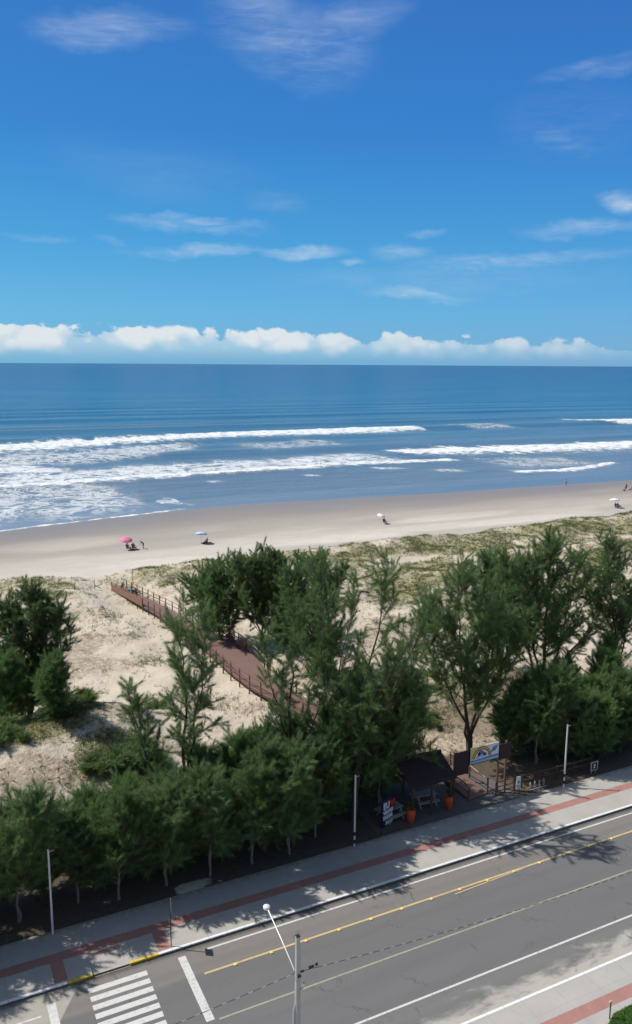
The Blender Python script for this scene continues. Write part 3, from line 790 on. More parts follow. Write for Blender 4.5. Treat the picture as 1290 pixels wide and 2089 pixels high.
wcol = t.mix(t.step(streak, 0.38, 0.62, 0.0, 0.85), wcol, t.mix(1.0, wcol, (0.60, 0.74, 0.80), 'MULTIPLY'))
brn = t.m('MULTIPLY', t.step(t.m('ABSOLUTE', t.m('SUBTRACT', t.m('ADD', oy, t.m('MULTIPLY', t.m('SUBTRACT', streak2, 0.5), 40.0)), 400.0)), 16.0, 4.0), t.step(ox, 190.0, 90.0, 0.0, 0.6))
wcol = t.mix(brn, wcol, (0.13, 0.13, 0.12))
wcol = t.mix(t.m('MULTIPLY', t.step(streak2, 0.48, 0.72), t.step(dist, 2.75, 2.4, 0.0, 0.5)), wcol, (0.12, 0.125, 0.12))
far = t.noise(t.comb(t.m('MULTIPLY', t.m('DIVIDE', ox, oy), 2.2), t.m('MULTIPLY', dist, 22.0)), 1.6, 5.0, 0.65)
wcol = t.mix(t.m('MULTIPLY', t.step(far, 0.42, 0.62), t.step(oy, 330.0, 600.0, 0.0, 0.9)), wcol, t.mix(1.0, wcol, (0.42, 0.66, 0.74), 'MULTIPLY'))
fa, la = t.attr('foam'), t.attr('lace')
f1 = t.noise(t.comb(t.m('MULTIPLY', ox, 0.40), t.m('MULTIPLY', oy, 0.42)), 0.75, 6.0, 0.68)
f2 = t.noise(t.comb(t.m('MULTIPLY', ox, 0.36), t.m('MULTIPLY', oy, 0.24), 7.0), 0.30, 5.0, 0.6, 1.6)
f3 = t.noise(t.comb(t.m('MULTIPLY', ox, 0.16), t.m('MULTIPLY', oy, 0.24), 3.0), 0.75, 4.0, 0.6, 0.8)
rid = t.m('SUBTRACT', 1.0, t.m('MULTIPLY', t.m('ABSOLUTE', t.m('SUBTRACT', f2, 0.5)), 8.0))
rid2 = t.m('SUBTRACT', 1.0, t.m('MULTIPLY', t.m('ABSOLUTE', t.m('SUBTRACT', f3, 0.5)), 7.0))
solid = t.step(t.m('ADD', t.m('MULTIPLY', fa, 0.86), t.m('MULTIPLY', t.m('SUBTRACT', f1, 0.5), 2.4)), 0.36, 0.84)
lacy = t.step(t.m('ADD', t.m('MAXIMUM', rid, rid2), t.m('MULTIPLY', t.m('SUBTRACT', la, 0.72), 1.5)), 0.10, 0.85)
lacy = t.m('MULTIPLY', lacy, t.step(la, 0.02, 0.2))
fm = t.m('MAXIMUM', solid, t.m('MULTIPLY', lacy, 0.85))
veil = t.m('MULTIPLY', t.m('MAXIMUM', la, fa), 0.30)
wcol = t.mix(veil, wcol, (0.45, 0.50, 0.53))
t.put(b.inputs['Base Color'], t.mix(fm, wcol, (0.72, 0.75, 0.77)))
t.put(b.inputs['Roughness'], t.lin(fm, 0, 1, 0.22, 0.9))
t.put(b.inputs['Specular IOR Level'], t.lin(fm, 0, 1, 0.42, 0.05))
b.inputs['IOR'].default_value = 1.33
h1 = t.noise(t.comb(t.m('MULTIPLY', ox, 0.5), oy), 0.9, 4.0, 0.6)
h2 = t.noise(t.comb(t.m('MULTIPLY', ox, 0.3), oy, 5.0), 0.12, 4.0, 0.6)
hh = t.m('ADD', t.m('ADD', t.m('MULTIPLY', h1, 0.30), t.m('MULTIPLY', h2, 1.5)), t.m('MULTIPLY', t.m('MULTIPLY', fm, f1), 0.8))
bmp = t.n('ShaderNodeBump'); bmp.inputs['Distance'].default_value = 1.0
t.put(bmp.inputs['Strength'], t.step(oy, 158.0, 200.0, 0.10, 0.75))
t.put(bmp.inputs['Height'], hh); t.t.links.new(bmp.outputs[0], b.inputs['Normal'])
sea = grid_mesh('sea', sxs, sys_, lambda X, Y: sea_fields(X, Y)[2], wm, {'foam': lambda X, Y: sea_fields(X, Y)[0], 'lace': lambda X, Y: sea_fields(X, Y)[1]})
tag(sea, 'blue sea with lines of white breakers', 'sea', kind='structure')
#@@PART2
# ------------------------------------------------------------------ trees
def unit(v):
    return v / np.maximum(np.linalg.norm(v, axis=-1, keepdims=True), 1e-9)
def resample(path, n):
    path = np.asarray(path, float)
    d = np.concatenate([[0], np.cumsum(np.linalg.norm(np.diff(path, axis=0), axis=1))])
    q = np.linspace(0, d[-1], n)
    return np.stack([np.interp(q, d, path[:, i]) for i in range(3)], 1), d[-1]
def tree_meshes(seed, stems, spread_r, n_br, base_t=0.25, needles=70, nlen=0.42, nw=0.024, plume=0.95, dens=1.35, r0=0.13, up=0.55, prof=(0.55, 1.0, 0.75, 0.25), gap=0.0, side=5, mat='needle', bark='bark_dark', droop=0.0, limb=None):
    """a casuarina: stems given as local polylines, ascending limbs, side shoots and plumes of needles"""
    rng = np.random.default_rng(seed)
    wood = MB()
    org, dirs, tone = [], [], []
    for si, st in enumerate(stems):
        p, L = resample(st, 14)
        p[1:-1] += rng.normal(0, 0.012 * L * 0.5, (12, 3)) * np.array([1, 1, 0.3])
        rr = r0 * (1.0 if si == 0 else 0.72)
        rads = [max(0.012, rr * (1 - 0.93 * (i / 13.0) ** 0.8)) for i in range(14)]
        rads[0] *= 1.35
        wood.tube(p, rads, 7, cap=False)
        hmax = L
        for k in range(n_br if si == 0 else max(4, int(n_br * 0.7))):
            t_ = base_t + (1 - base_t) * ((k + rng.random()) / (n_br if si == 0 else max(4, int(n_br * 0.7)))) ** 0.92
            if rng.random() < gap: continue
            q = t_ * 13; i = min(int(q), 12); o = p[i] + (p[i + 1] - p[i]) * (q - i)
            a = k * 2.399 + rng.normal(0, 0.5) + si * 1.3
            rel = (t_ - base_t) / (1 - base_t)
            bl = (1.0 if limb is None else limb[si]) * spread_r * np.interp(rel, (0, 0.3, 0.7, 1.0), prof) * rng.uniform(0.65, 1.15)
            e0 = rng.uniform(0.25, 0.6) + 0.55 * rel
            d0 = np.array([math.cos(a) * math.cos(e0), math.sin(a) * math.cos(e0), math.sin(e0)])
            bp = [o]
            for j in range(5):
                d0 = unit(d0 + np.array([0, 0, 0.16 - droop * 0.3]) + rng.normal(0, 0.10, 3))
                bp.append(bp[-1] + d0 * bl / 5)
            bp = np.array(bp)
            rb = max(0.012, rads[i] * 0.42)
            wood.tube(bp, [rb * (1 - 0.8 * j / 5) for j in range(6)], 5, cap=False)
            bt = rng.random()
            npl = max(3, int(round((side + 2.2 * bl) * dens)))
            for m_ in range(npl):
                u = (0.18 + 0.84 * (m_ + rng.random()) / npl) * 5; ib = min(int(u), 4)
                so_ = bp[ib] + (bp[ib + 1] - bp[ib]) * min(u - ib, 1.0)
                bd = unit(bp[ib + 1] - bp[ib])
                sd = unit(bd * 0.8 + rng.normal(0, 0.72, 3) + np.array([0, 0, up * 0.5]))
                sl_ = plume * rng.uniform(0.6, 1.25) * (0.75 + 0.25 * min(bl / 2.0, 1.0))
                bend = np.array([0, 0, 0.22 * up * sl_]) + rng.normal(0, 0.10, 3) * sl_
                if rng.random() < 0.3: wood.tube([so_, so_ + sd * sl_ * 0.55], [0.014, 0.005], 3, cap=False)
                nn = int(needles * sl_ * rng.uniform(0.75, 1.2))
                us = rng.random((nn, 1)) ** 0.85
                oo = so_ + sd * sl_ * us + bend * us ** 2 + rng.normal(0, 0.035, (nn, 3))
                ax = unit(sd + bend * 2 * us / max(sl_, 0.1))
                dd = unit(ax * (0.5 + 0.5 * us) + rng.normal(0, 0.58, (nn, 3)) * (1.05 - 0.5 * us) + np.array([0, 0, 0.06 - droop]))
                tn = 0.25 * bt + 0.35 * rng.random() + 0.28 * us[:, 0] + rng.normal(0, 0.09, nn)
                org.append(oo); dirs.append(dd); tone.append(tn)
        # leader plume
        nt_ = 260
        us = rng.random((nt_, 1))
        org.append(p[-1] + (p[-1] - p[-3]) * (us * 1.2 - 1.0) + rng.normal(0, 0.05, (nt_, 3))); dirs.append(unit(np.array([0, 0, 0.9]) + rng.normal(0, 0.5, (nt_, 3)) * (1.1 - 0.6 * us)))
        tone.append(np.full(nt_, 0.6) + rng.normal(0, 0.12, nt_))
    org, dirs, tone = np.concatenate(org), np.concatenate(dirs), np.clip(np.concatenate(tone), 0, 1)
    ln = nlen * rng.uniform(0.6, 1.25, (len(org), 1))
    sdv = unit(np.cross(dirs, rng.normal(0, 1, org.shape)))
    wv = nw * rng.uniform(0.7, 1.3, (len(org), 1)) / 2
    tris = np.stack([org - sdv * wv, org + sdv * wv, org + dirs * ln], 1)
    return wood, tris, tone, M[mat], M[bark]
PROTO = {}
def proto(key, **kw):
    wood, tris, tone, mf, mbk = tree_meshes(**kw)
    PROTO[key] = (wood, tri_mesh('crown', tris, mf, False, tone), mbk, None)
def plant_tree(key, name, x, y, label, group=None, rz=0.0, sc=1.0, cat='tree', zoff=-0.05):
    wood, cme, mbk, tme = PROTO[key]
    r = thing(name, label, cat, (x, y, tz(x, y) + zoff), rz, group, sc)
    if tme is None:
        tr = wood.build('trunk', mbk, r, smooth=True)
        PROTO[key] = (wood, cme, mbk, tr.data)
    else:
        link_mesh('trunk', tme, r)
    link_mesh('crown', cme, r)
    return r
def upright(h, seed, n=1, lean=(0, 0), fork=0.12, openr=0.9):
    rng = np.random.default_rng(seed); st = []
    for i in range(n):
        a = rng.uniform(0, 6.28); q = openr * (0.35 if i == 0 else 1.0)
        hh = h * (1.0 if i == 0 else rng.uniform(0.78, 0.96))
        st.append([(0, 0, -0.15), (0.02 * i, 0, h * fork), (lean[0] * 0.4 + math.cos(a) * q * 0.45, lean[1] * 0.4 + math.sin(a) * q * 0.45, hh * 0.5),
                   (lean[0] + math.cos(a) * q, lean[1] + math.sin(a) * q, hh)])
    return st
# roadside row: bushy young casuarinas on bare pale trunks (three builds)
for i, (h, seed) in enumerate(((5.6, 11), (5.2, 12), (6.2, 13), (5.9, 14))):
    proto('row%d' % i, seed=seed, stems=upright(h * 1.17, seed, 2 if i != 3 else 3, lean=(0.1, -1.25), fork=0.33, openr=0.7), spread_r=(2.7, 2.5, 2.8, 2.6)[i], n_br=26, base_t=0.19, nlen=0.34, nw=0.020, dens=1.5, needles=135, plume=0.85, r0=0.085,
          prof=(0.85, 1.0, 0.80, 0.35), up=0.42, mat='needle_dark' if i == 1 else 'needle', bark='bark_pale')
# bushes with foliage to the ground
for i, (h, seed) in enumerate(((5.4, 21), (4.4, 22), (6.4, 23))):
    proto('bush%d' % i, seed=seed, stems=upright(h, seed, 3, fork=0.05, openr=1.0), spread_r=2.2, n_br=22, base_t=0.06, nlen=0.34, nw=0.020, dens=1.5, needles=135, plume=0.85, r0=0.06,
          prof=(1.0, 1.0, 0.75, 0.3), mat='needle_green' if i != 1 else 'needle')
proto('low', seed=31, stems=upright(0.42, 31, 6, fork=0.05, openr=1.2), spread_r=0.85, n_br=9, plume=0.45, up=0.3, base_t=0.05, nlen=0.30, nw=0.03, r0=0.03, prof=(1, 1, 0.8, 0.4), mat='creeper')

def px_stem(base, pts, Yp):
    """stem polyline measured off the photo, standing in the vertical plane Y = Yp"""
    out = [(0, 0, -0.2)]
    for k, (px, py) in enumerate(pts):
        d = ray(px, py); yy = Yp[k] if isinstance(Yp, (list, tuple)) else Yp
        p = ORG + d * (yy / d[1])
        out.append((p[0] - base[0], p[1] - base[1], p[2] - base[2]))
    return out
def big_tree(key, base_px, base_y, stems_px, label, seed, name='casuarina_tree', **kw):
    d = ray(*base_px); p = ORG + d * (base_y / d[1]); x = float(p[0]); z = tz(x, base_y) - 0.05
    base = (x, base_y, z)
    st = []
    for q in stems_px:
        dy = 0.0
        pts = q
        if isinstance(q, tuple): dy, pts = q
        n = len(pts)
        st.append(px_stem(base, pts, [base_y + dy * (i + 1) / n for i in range(n)]))
    proto(key, seed=seed, stems=st, **kw)
    return plant_tree(key, name, x, base_y, label)
OPEN = dict(nlen=0.32, nw=0.0175, up=0.34, needles=165)
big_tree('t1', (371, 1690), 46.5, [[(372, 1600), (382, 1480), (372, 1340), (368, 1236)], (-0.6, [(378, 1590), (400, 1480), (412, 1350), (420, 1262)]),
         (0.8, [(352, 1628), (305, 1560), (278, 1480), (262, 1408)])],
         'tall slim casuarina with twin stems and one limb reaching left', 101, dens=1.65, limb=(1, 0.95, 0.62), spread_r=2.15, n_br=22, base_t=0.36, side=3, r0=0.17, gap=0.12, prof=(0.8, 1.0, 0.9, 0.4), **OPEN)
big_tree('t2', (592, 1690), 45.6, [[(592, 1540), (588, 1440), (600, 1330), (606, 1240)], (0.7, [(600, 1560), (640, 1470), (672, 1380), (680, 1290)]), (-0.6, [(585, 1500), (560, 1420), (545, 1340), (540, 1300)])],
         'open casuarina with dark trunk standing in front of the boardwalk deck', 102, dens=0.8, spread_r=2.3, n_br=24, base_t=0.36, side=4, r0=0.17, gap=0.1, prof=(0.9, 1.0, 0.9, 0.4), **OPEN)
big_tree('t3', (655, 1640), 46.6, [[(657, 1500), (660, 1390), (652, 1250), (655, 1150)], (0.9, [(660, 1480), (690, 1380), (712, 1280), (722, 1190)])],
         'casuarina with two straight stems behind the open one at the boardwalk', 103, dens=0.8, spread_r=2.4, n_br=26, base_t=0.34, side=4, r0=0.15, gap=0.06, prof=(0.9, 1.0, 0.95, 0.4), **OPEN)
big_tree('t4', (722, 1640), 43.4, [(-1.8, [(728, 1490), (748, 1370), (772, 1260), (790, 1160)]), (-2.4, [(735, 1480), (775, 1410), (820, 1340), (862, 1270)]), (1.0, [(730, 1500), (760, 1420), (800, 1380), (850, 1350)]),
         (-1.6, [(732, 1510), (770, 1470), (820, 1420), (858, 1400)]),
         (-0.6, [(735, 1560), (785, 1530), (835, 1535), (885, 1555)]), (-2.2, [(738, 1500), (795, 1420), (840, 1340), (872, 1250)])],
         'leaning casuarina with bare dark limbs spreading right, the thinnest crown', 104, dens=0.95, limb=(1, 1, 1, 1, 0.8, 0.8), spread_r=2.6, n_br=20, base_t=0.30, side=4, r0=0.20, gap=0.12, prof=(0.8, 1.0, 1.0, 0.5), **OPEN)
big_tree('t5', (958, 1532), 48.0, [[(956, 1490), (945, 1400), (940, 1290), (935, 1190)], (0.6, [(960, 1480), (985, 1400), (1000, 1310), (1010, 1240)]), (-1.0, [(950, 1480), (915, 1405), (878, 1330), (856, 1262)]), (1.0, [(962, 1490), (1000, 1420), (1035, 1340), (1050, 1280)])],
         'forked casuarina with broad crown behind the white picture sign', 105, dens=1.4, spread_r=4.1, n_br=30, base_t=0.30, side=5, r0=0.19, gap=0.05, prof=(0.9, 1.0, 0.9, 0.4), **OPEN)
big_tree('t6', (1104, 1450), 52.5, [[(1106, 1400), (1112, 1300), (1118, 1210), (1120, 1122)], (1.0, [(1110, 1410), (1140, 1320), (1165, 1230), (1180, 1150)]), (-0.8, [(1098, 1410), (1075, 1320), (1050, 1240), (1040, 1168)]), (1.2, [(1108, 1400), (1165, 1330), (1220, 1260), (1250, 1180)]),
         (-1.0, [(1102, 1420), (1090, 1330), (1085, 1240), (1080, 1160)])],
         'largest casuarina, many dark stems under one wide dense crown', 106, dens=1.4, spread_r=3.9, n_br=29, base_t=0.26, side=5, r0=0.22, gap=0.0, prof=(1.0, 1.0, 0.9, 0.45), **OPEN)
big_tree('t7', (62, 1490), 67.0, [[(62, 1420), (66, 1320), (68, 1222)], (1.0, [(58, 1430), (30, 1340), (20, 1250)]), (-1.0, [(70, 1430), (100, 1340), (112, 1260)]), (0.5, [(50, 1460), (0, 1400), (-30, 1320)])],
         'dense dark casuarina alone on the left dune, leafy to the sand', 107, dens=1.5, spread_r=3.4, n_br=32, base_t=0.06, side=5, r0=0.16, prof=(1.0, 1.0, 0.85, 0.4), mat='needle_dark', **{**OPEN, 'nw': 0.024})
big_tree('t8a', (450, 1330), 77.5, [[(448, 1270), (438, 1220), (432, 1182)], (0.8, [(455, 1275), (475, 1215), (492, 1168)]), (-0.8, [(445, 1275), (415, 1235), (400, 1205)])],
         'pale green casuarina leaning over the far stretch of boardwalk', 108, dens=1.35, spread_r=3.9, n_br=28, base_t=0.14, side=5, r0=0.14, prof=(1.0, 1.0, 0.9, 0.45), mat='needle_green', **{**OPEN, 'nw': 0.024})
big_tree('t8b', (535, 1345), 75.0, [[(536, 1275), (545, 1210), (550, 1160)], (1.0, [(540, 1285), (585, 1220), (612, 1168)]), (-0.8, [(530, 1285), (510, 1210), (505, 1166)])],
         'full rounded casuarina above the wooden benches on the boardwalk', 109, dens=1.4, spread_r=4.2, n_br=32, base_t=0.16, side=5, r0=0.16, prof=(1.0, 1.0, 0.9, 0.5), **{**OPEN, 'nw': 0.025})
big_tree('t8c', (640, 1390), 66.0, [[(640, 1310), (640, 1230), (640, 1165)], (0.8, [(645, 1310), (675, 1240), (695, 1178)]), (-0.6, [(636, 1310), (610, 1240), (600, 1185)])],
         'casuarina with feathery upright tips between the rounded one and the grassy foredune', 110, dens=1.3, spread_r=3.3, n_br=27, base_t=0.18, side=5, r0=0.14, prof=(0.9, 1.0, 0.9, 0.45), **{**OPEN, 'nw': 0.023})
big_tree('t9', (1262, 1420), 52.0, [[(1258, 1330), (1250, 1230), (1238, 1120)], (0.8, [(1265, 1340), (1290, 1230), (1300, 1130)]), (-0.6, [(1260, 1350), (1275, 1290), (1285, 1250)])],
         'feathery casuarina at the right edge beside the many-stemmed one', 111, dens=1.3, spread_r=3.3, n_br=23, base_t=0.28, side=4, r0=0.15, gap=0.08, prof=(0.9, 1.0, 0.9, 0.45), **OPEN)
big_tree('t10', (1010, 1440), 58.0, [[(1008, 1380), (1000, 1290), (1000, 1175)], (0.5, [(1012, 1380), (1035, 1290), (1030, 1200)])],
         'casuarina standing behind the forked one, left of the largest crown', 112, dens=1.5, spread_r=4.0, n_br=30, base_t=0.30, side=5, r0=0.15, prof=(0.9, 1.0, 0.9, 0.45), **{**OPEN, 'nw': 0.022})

# the roadside row, one tree per visible trunk
ROW = 'casuarinas of the roadside row'
ROWT = [(0.2, 42.2, 3, 1.0, 'bushy casuarina at the far left end of the roadside row'),
        (3.1, 42.7, 2, 0.98, 'bushy casuarina with bare pale trunk just left of the leftmost white pole'),
        (6.3, 42.9, 1, 0.86, 'small casuarina right behind the leftmost white pole'),
        (8.45, 42.2, 1, 0.98, 'bushy casuarina in the row left of the thin sign post'),
        (11.2, 42.3, 3, 0.92, 'casuarina trunk behind the thin sign post, at the sandy gap'),
        (13.8, 42.1, 2, 0.92, 'casuarina in the row directly right of the sandy gap'),
        (16.5, 42.1, 0, 1.05, 'casuarina in the row above the street lamp head'),
        (18.9, 42.0, 3, 1.0, 'pale straight trunk in the row, second left of the banded pole'),
        (21.2, 43.0, 1, 1.0, 'pale trunk in the row nearest left of the banded pole'),
        (26.5, 44.0, 2, 1.22, 'dark casuarina right of the banded pole, overhanging the letter sign'),
        (-2.6, 42.2, 2, 1.0, 'casuarina of the row just outside the left edge of the photo'),
        (-5.4, 42.0, 0, 1.05, 'casuarina of the row farthest outside the left edge')]
for i, (x, y, k, s_, lb) in enumerate(ROWT):
    plant_tree('row%d' % k, 'casuarina_tree', x, y - 0.1, lb, ROW, 0.75 * math.sin(i * 2.3), s_)
BACK = 'bushy casuarinas behind the roadside row'
BACKT = [(-1.5, 45.4, 1, 1.05, 'bush behind the left end of the roadside row'),
         (1.2, 45.0, 0, 0.95, 'bush behind the first pale trunk of the row'),
         (7.2, 45.2, 1, 1.0, 'bush right of the sandy gap by the leftmost white pole'),
         (9.6, 45.6, 0, 0.92, 'bush behind the row below the green creeper patch'),
         (12.2, 45.4, 1, 1.05, 'bush at the foot of the tall slim twin-stemmed casuarina, left side'),
         (15.0, 45.9, 0, 1.0, 'bush at the foot of the tall slim twin-stemmed casuarina, right side'),
         (17.2, 46.6, 0, 1.05, 'bright green bush on the sand edge right of the twin-stemmed casuarina'),
         (19.4, 47.2, 2, 0.90, 'bright green bush left of the open casuarina trunk'),
         (21.6, 46.4, 0, 1.08, 'green bush around the foot of the open casuarina'),
         (23.6, 46.3, 2, 0.95, 'green bush between the open casuarina and the leaning one'),
         (25.8, 45.4, 1, 1.0, 'dark bush at the foot of the leaning casuarina'),
         (26.2, 46.2, 2, 1.3, 'tall dark bush hanging over the left of the brown roof'),
         (4.7, 44.6, 1, 0.7, 'small bush low in the sandy gap by the leftmost white pole'),
         (9.9, 44.0, 1, 0.95, 'thicket bush between the third and fourth trunks of the row'),
         (12.6, 43.9, 0, 0.9, 'thicket bush behind the sandy gap at the pavement'),
         (15.1, 44.1, 1, 1.05, 'thicket bush above the pavement, left of the street lamp head'),
         (17.8, 44.2, 2, 0.85, 'thicket bush between two pale trunks right of the street lamp head'),
         (20.2, 44.0, 1, 1.1, 'thicket bush between the two pale trunks left of the banded pole'),
         (22.8, 44.4, 0, 1.1, 'thicket bush right behind the banded pole'),
         (2.6, 44.2, 0, 0.95, 'thicket bush between the two leftmost trunks of the row'),
         (8.0, 43.6, 2, 0.75, 'thicket bush low between the small casuarina and the next trunk'),
         (14.6, 43.2, 0, 0.8, 'low thicket bush just right of the sandy gap'),
         (18.0, 43.3, 1, 0.85, 'low thicket bush at the base of the pale straight trunk'),
         (27.6, 46.0, 1, 1.45, 'dark bush behind the middle of the brown roof')]
for i, (x, y, k, s_, lb) in enumerate(BACKT):
    plant_tree('bush%d' % k, 'casuarina_bush', x, y, lb, BACK, i * 2.1, s_)
RIGHT = 'bushy casuarinas of the hedge right of the entrance'
RIGHTT = [          (40.6, 44.4, 2, 1.0, 'casuarina with bare trunk left of the rightmost white pole'),
          (42.4, 45.2, 1, 1.15, 'dark bush behind the rightmost white pole'),
          (44.2, 43.6, 1, 1.05, 'dark bush right of the rightmost white pole'),
          (46.6, 44.6, 0, 0.98, 'bush above the small square sign'),
          (48.9, 43.6, 1, 1.15, 'dark bush at the right edge beside the pavement'),
          (43.9, 48.4, 0, 0.95, 'green bush in front of the many-stemmed casuarina'),
          (47.2, 48.8, 2, 0.85, 'green bush right of the many-stemmed trunks'),
          (50.6, 47.2, 0, 1.05, 'bush farther back at the right edge'),
          (52.0, 44.0, 1, 1.1, 'last bush of the hedge beyond the right edge'),
          (39.4, 46.2, 0, 0.85, 'green bush behind the gate, left of the bare trunk'),
          (45.6, 42.9, 0, 0.8, 'low bush behind the small square sign'),
          (41.8, 47.6, 2, 0.8, 'bush on the brown mound behind the hedge'),
          (53.5, 50.0, 2, 0.9, 'tall bush below the feathery right edge casuarina')]
for i, (x, y, k, s_, lb) in enumerate(RIGHTT):
    plant_tree('row2' if i == 0 else 'bush%d' % k, 'casuarina_bush', x, y, lb, RIGHT, i * 1.3 + 0.4, s_)
OTHER = [((20, 1490), 0, 1.05, 'bush at the foot of the lone left dune casuarina, left side'), ((112, 1468), 0, 0.85, 'bush at the foot of the lone left dune casuarina, right side'),
         ((585, 1330), 1, 0.9, 'bush under the rounded casuarina beside the boardwalk'), ((655, 1400), 1, 0.8, 'bush between the boardwalk and the feathery casuarina'),
         ((745, 1440), 0, 0.6, 'bush on the sand at the back of the leaning casuarina')]
for i, (p_, k, s_, lb) in enumerate(OTHER):
    q = hit(*p_); plant_tree('bush%d' % k, 'casuarina_bush', float(q[0]), float(q[1]), lb, 'scattered bushes on the dunes', i * 0.9, s_)
LOW = [((115, 1462), 1.0, 'low shrub in the shade right of the lone left dune casuarina'), ((170, 1440), 1.2, 'low shrub at the far side of the sand ridge, shade edge'), ((15, 1498), 1.5, 'low shrub at the left edge behind the sand ridge'), ((215, 1555), 1.2, 'low creeper shrub at the left of the large green patch'), ((262, 1540), 1.4, 'low creeper shrub at the middle of the large green patch'), ((300, 1565), 1.0, 'low creeper shrub at the right of the large green patch'),
       ((320, 1445), 0.7, 'small shrub on sand left of the twin-stemmed casuarina'), ((880, 1470), 0.9, 'low shrub on the grassy patch left of the forked trunk'),
       ((1085, 1440), 0.9, 'low shrub at the foot of the many-stemmed casuarina')]
for i, (p_, s_, lb) in enumerate(LOW):
    q = hit(*p_); plant_tree('low', 'dune_shrub', float(q[0]), float(q[1]), lb, 'low shrubs on the dunes', i * 1.1, s_, 'shrub').scale = (s_ * 1.25, s_ * 1.25, s_ * 0.55)

# ------------------------------------------------------------------ dune grass (stuff)
rng = np.random.default_rng(5)
N = 300000
gx_ = rng.uniform(2, 150, N); gy_ = rng.uniform(46, 121, N)
keep = (gx_ > gy_ * 0.03 - 2) & (gx_ < gy_ * 1.22 + 4)
gx_, gy_ = gx_[keep], gy_[keep]
dens = np.clip(veg(gx_, gy_) * 0.95 + 0.05 * litter(gx_, gy_) + 0.006 * sm(gy_, 48, 52) * (1 - sm(gy_, 106, 110)), 0, 1)
dens = dens * (0.2 + 1.2 * sm(fbm(gx_ / 1.3, gy_ / 1.3, 99, 3), 0.3, 0.65))
k_ = rng.random(len(gx_)) < dens
gx_, gy_ = gx_[k_], gy_[k_]
nb_ = 6
bx = np.repeat(gx_, nb_) + rng.normal(0, 0.10, len(gx_) * nb_); by = np.repeat(gy_, nb_) + rng.normal(0, 0.10, len(gy_) * nb_)
o_ = np.stack([bx, by, terrain(bx, by) - 0.02], 1)
d_ = unit(np.array([0.15, -0.1, 0.8]) + rng.normal(0, 0.5, o_.shape)); d_[:, 2] = np.abs(d_[:, 2])
hL = rng.uniform(0.14, 0.42, (len(o_), 1)); sd_ = unit(np.cross(d_, rng.normal(0, 1, o_.shape))) * rng.uniform(0.012, 0.03, (len(o_), 1))
gt = np.repeat(fbm(gx_ / 3.0, gy_ / 3.0, 123, 3), nb_) + rng.normal(0, 0.15, len(o_))
grass = tri_mesh('dune_grass', np.stack([o_ - sd_, o_ + sd_, o_ + d_ * hL], 1), M['grass'], None, np.clip(gt, 0, 1))
tag(grass, 'sparse dry grass and creepers covering the dunes', 'grass', kind='stuff')
# needle litter and small dead twigs on the sand near the hedge
n = 5200
bx = rng.uniform(3, 60, n); by = rng.uniform(47, 75, n)
kk = rng.random(n) < np.clip(litter(bx, by) * 1.2 * sm(by, 80, 56), 0, 1); bx, by = bx[kk], by[kk]
o_ = np.stack([bx, by, terrain(bx, by) + 0.01], 1); a_ = rng.uniform(0, 6.28, len(bx))
d_ = np.stack([np.cos(a_), np.sin(a_), rng.uniform(0, 0.7, len(bx))], 1); hL = rng.uniform(0.15, 0.55, (len(bx), 1))
sd_ = unit(np.cross(d_, np.array([0, 0, 1.0]))) * rng.uniform(0.02, 0.06, (len(bx), 1))
tw = tri_mesh('twig_litter', np.stack([o_ - sd_, o_ + sd_, o_ + d_ * hL], 1), simple('dead_twigs', (0.12, 0.085, 0.06), 0.9), None)
tag(tw, 'dead twigs and needle litter on the sand behind the hedge', 'litter', kind='stuff')
# lawn at the near corner
lawn_poly = [(26.3, 14.0), (26.3, 22.0), (26.6, 23.35), (27.4, 23.75), (30.5, 23.85), (70, 23.85), (70, 14.0)]
mb = MB(); mb.prism(lawn_poly, 0.10, 0.15); lb_ = mb.build('lawn_bed', simple('lawn_turf', (0.06, 0.13, 0.03), 0.9)); tag(lb_, 'soil bed under the lawn corner', 'ground', kind='structure')
n = 26000
bx = rng.uniform(26.3, 34, n); by = rng.uniform(22.0, 23.85, n)
edge_ = np.interp(bx, [26.3, 26.6, 27.4, 30.5], [22.0, 23.35, 23.75, 23.85]); kk = by < edge_; bx, by = bx[kk], by[kk]
o_ = np.stack([bx, by, np.full(len(bx), 0.14)], 1); d_ = unit(np.array([0, 0, 0.8]) + rng.normal(0, 0.4, o_.shape)); d_[:, 2] = np.abs(d_[:, 2])
sd_ = unit(np.cross(d_, rng.normal(0, 1, o_.shape))) * 0.016
lw = tri_mesh('lawn_grass', np.stack([o_ - sd_, o_ + sd_, o_ + d_ * rng.uniform(0.06, 0.14, (len(bx), 1))], 1), M['lawn'], None, rng.random(len(bx)))
tag(lw, 'bright green mown grass in the near right corner', 'grass', kind='stuff')
#@@PART3
# ------------------------------------------------------------------ boardwalk
def path_pts(step):
    P = np.array(BWALK); d = np.concatenate([[0], np.cumsum(np.hypot(*np.diff(P[:, :2], axis=0).T))])
    n = int(round(d[-1] / step)); q = np.linspace(0, d[-1], n + 1)
    C_ = np.stack([np.interp(q, d, P[:, i]) for i in range(4)], 1)
    # smooth the corners of the centre line and the width
    for _ in range(3):
        C_[1:-1] = 0.25 * C_[:-2] + 0.5 * C_[1:-1] + 0.25 * C_[2:]
    T = np.gradient(C_[:, :2], axis=0); T /= np.linalg.norm(T, axis=1, keepdims=True)
    Nn = np.stack([T[:, 1], -T[:, 0]], 1)           # points right, looking out to sea
    return C_, T, Nn
dm, t, b, _ = new_mat('deck_boards')
oc = t.n('ShaderNodeTexCoord').outputs['Object']; ox, oy, oz = t.sep(oc)
nz = t.noise(oc, 0.8, 5.0, 0.65); pl = t.noise(t.comb(0.0, t.m('FLOOR', t.m('MULTIPLY', oy, 7.0))), 3.7, 1.0)
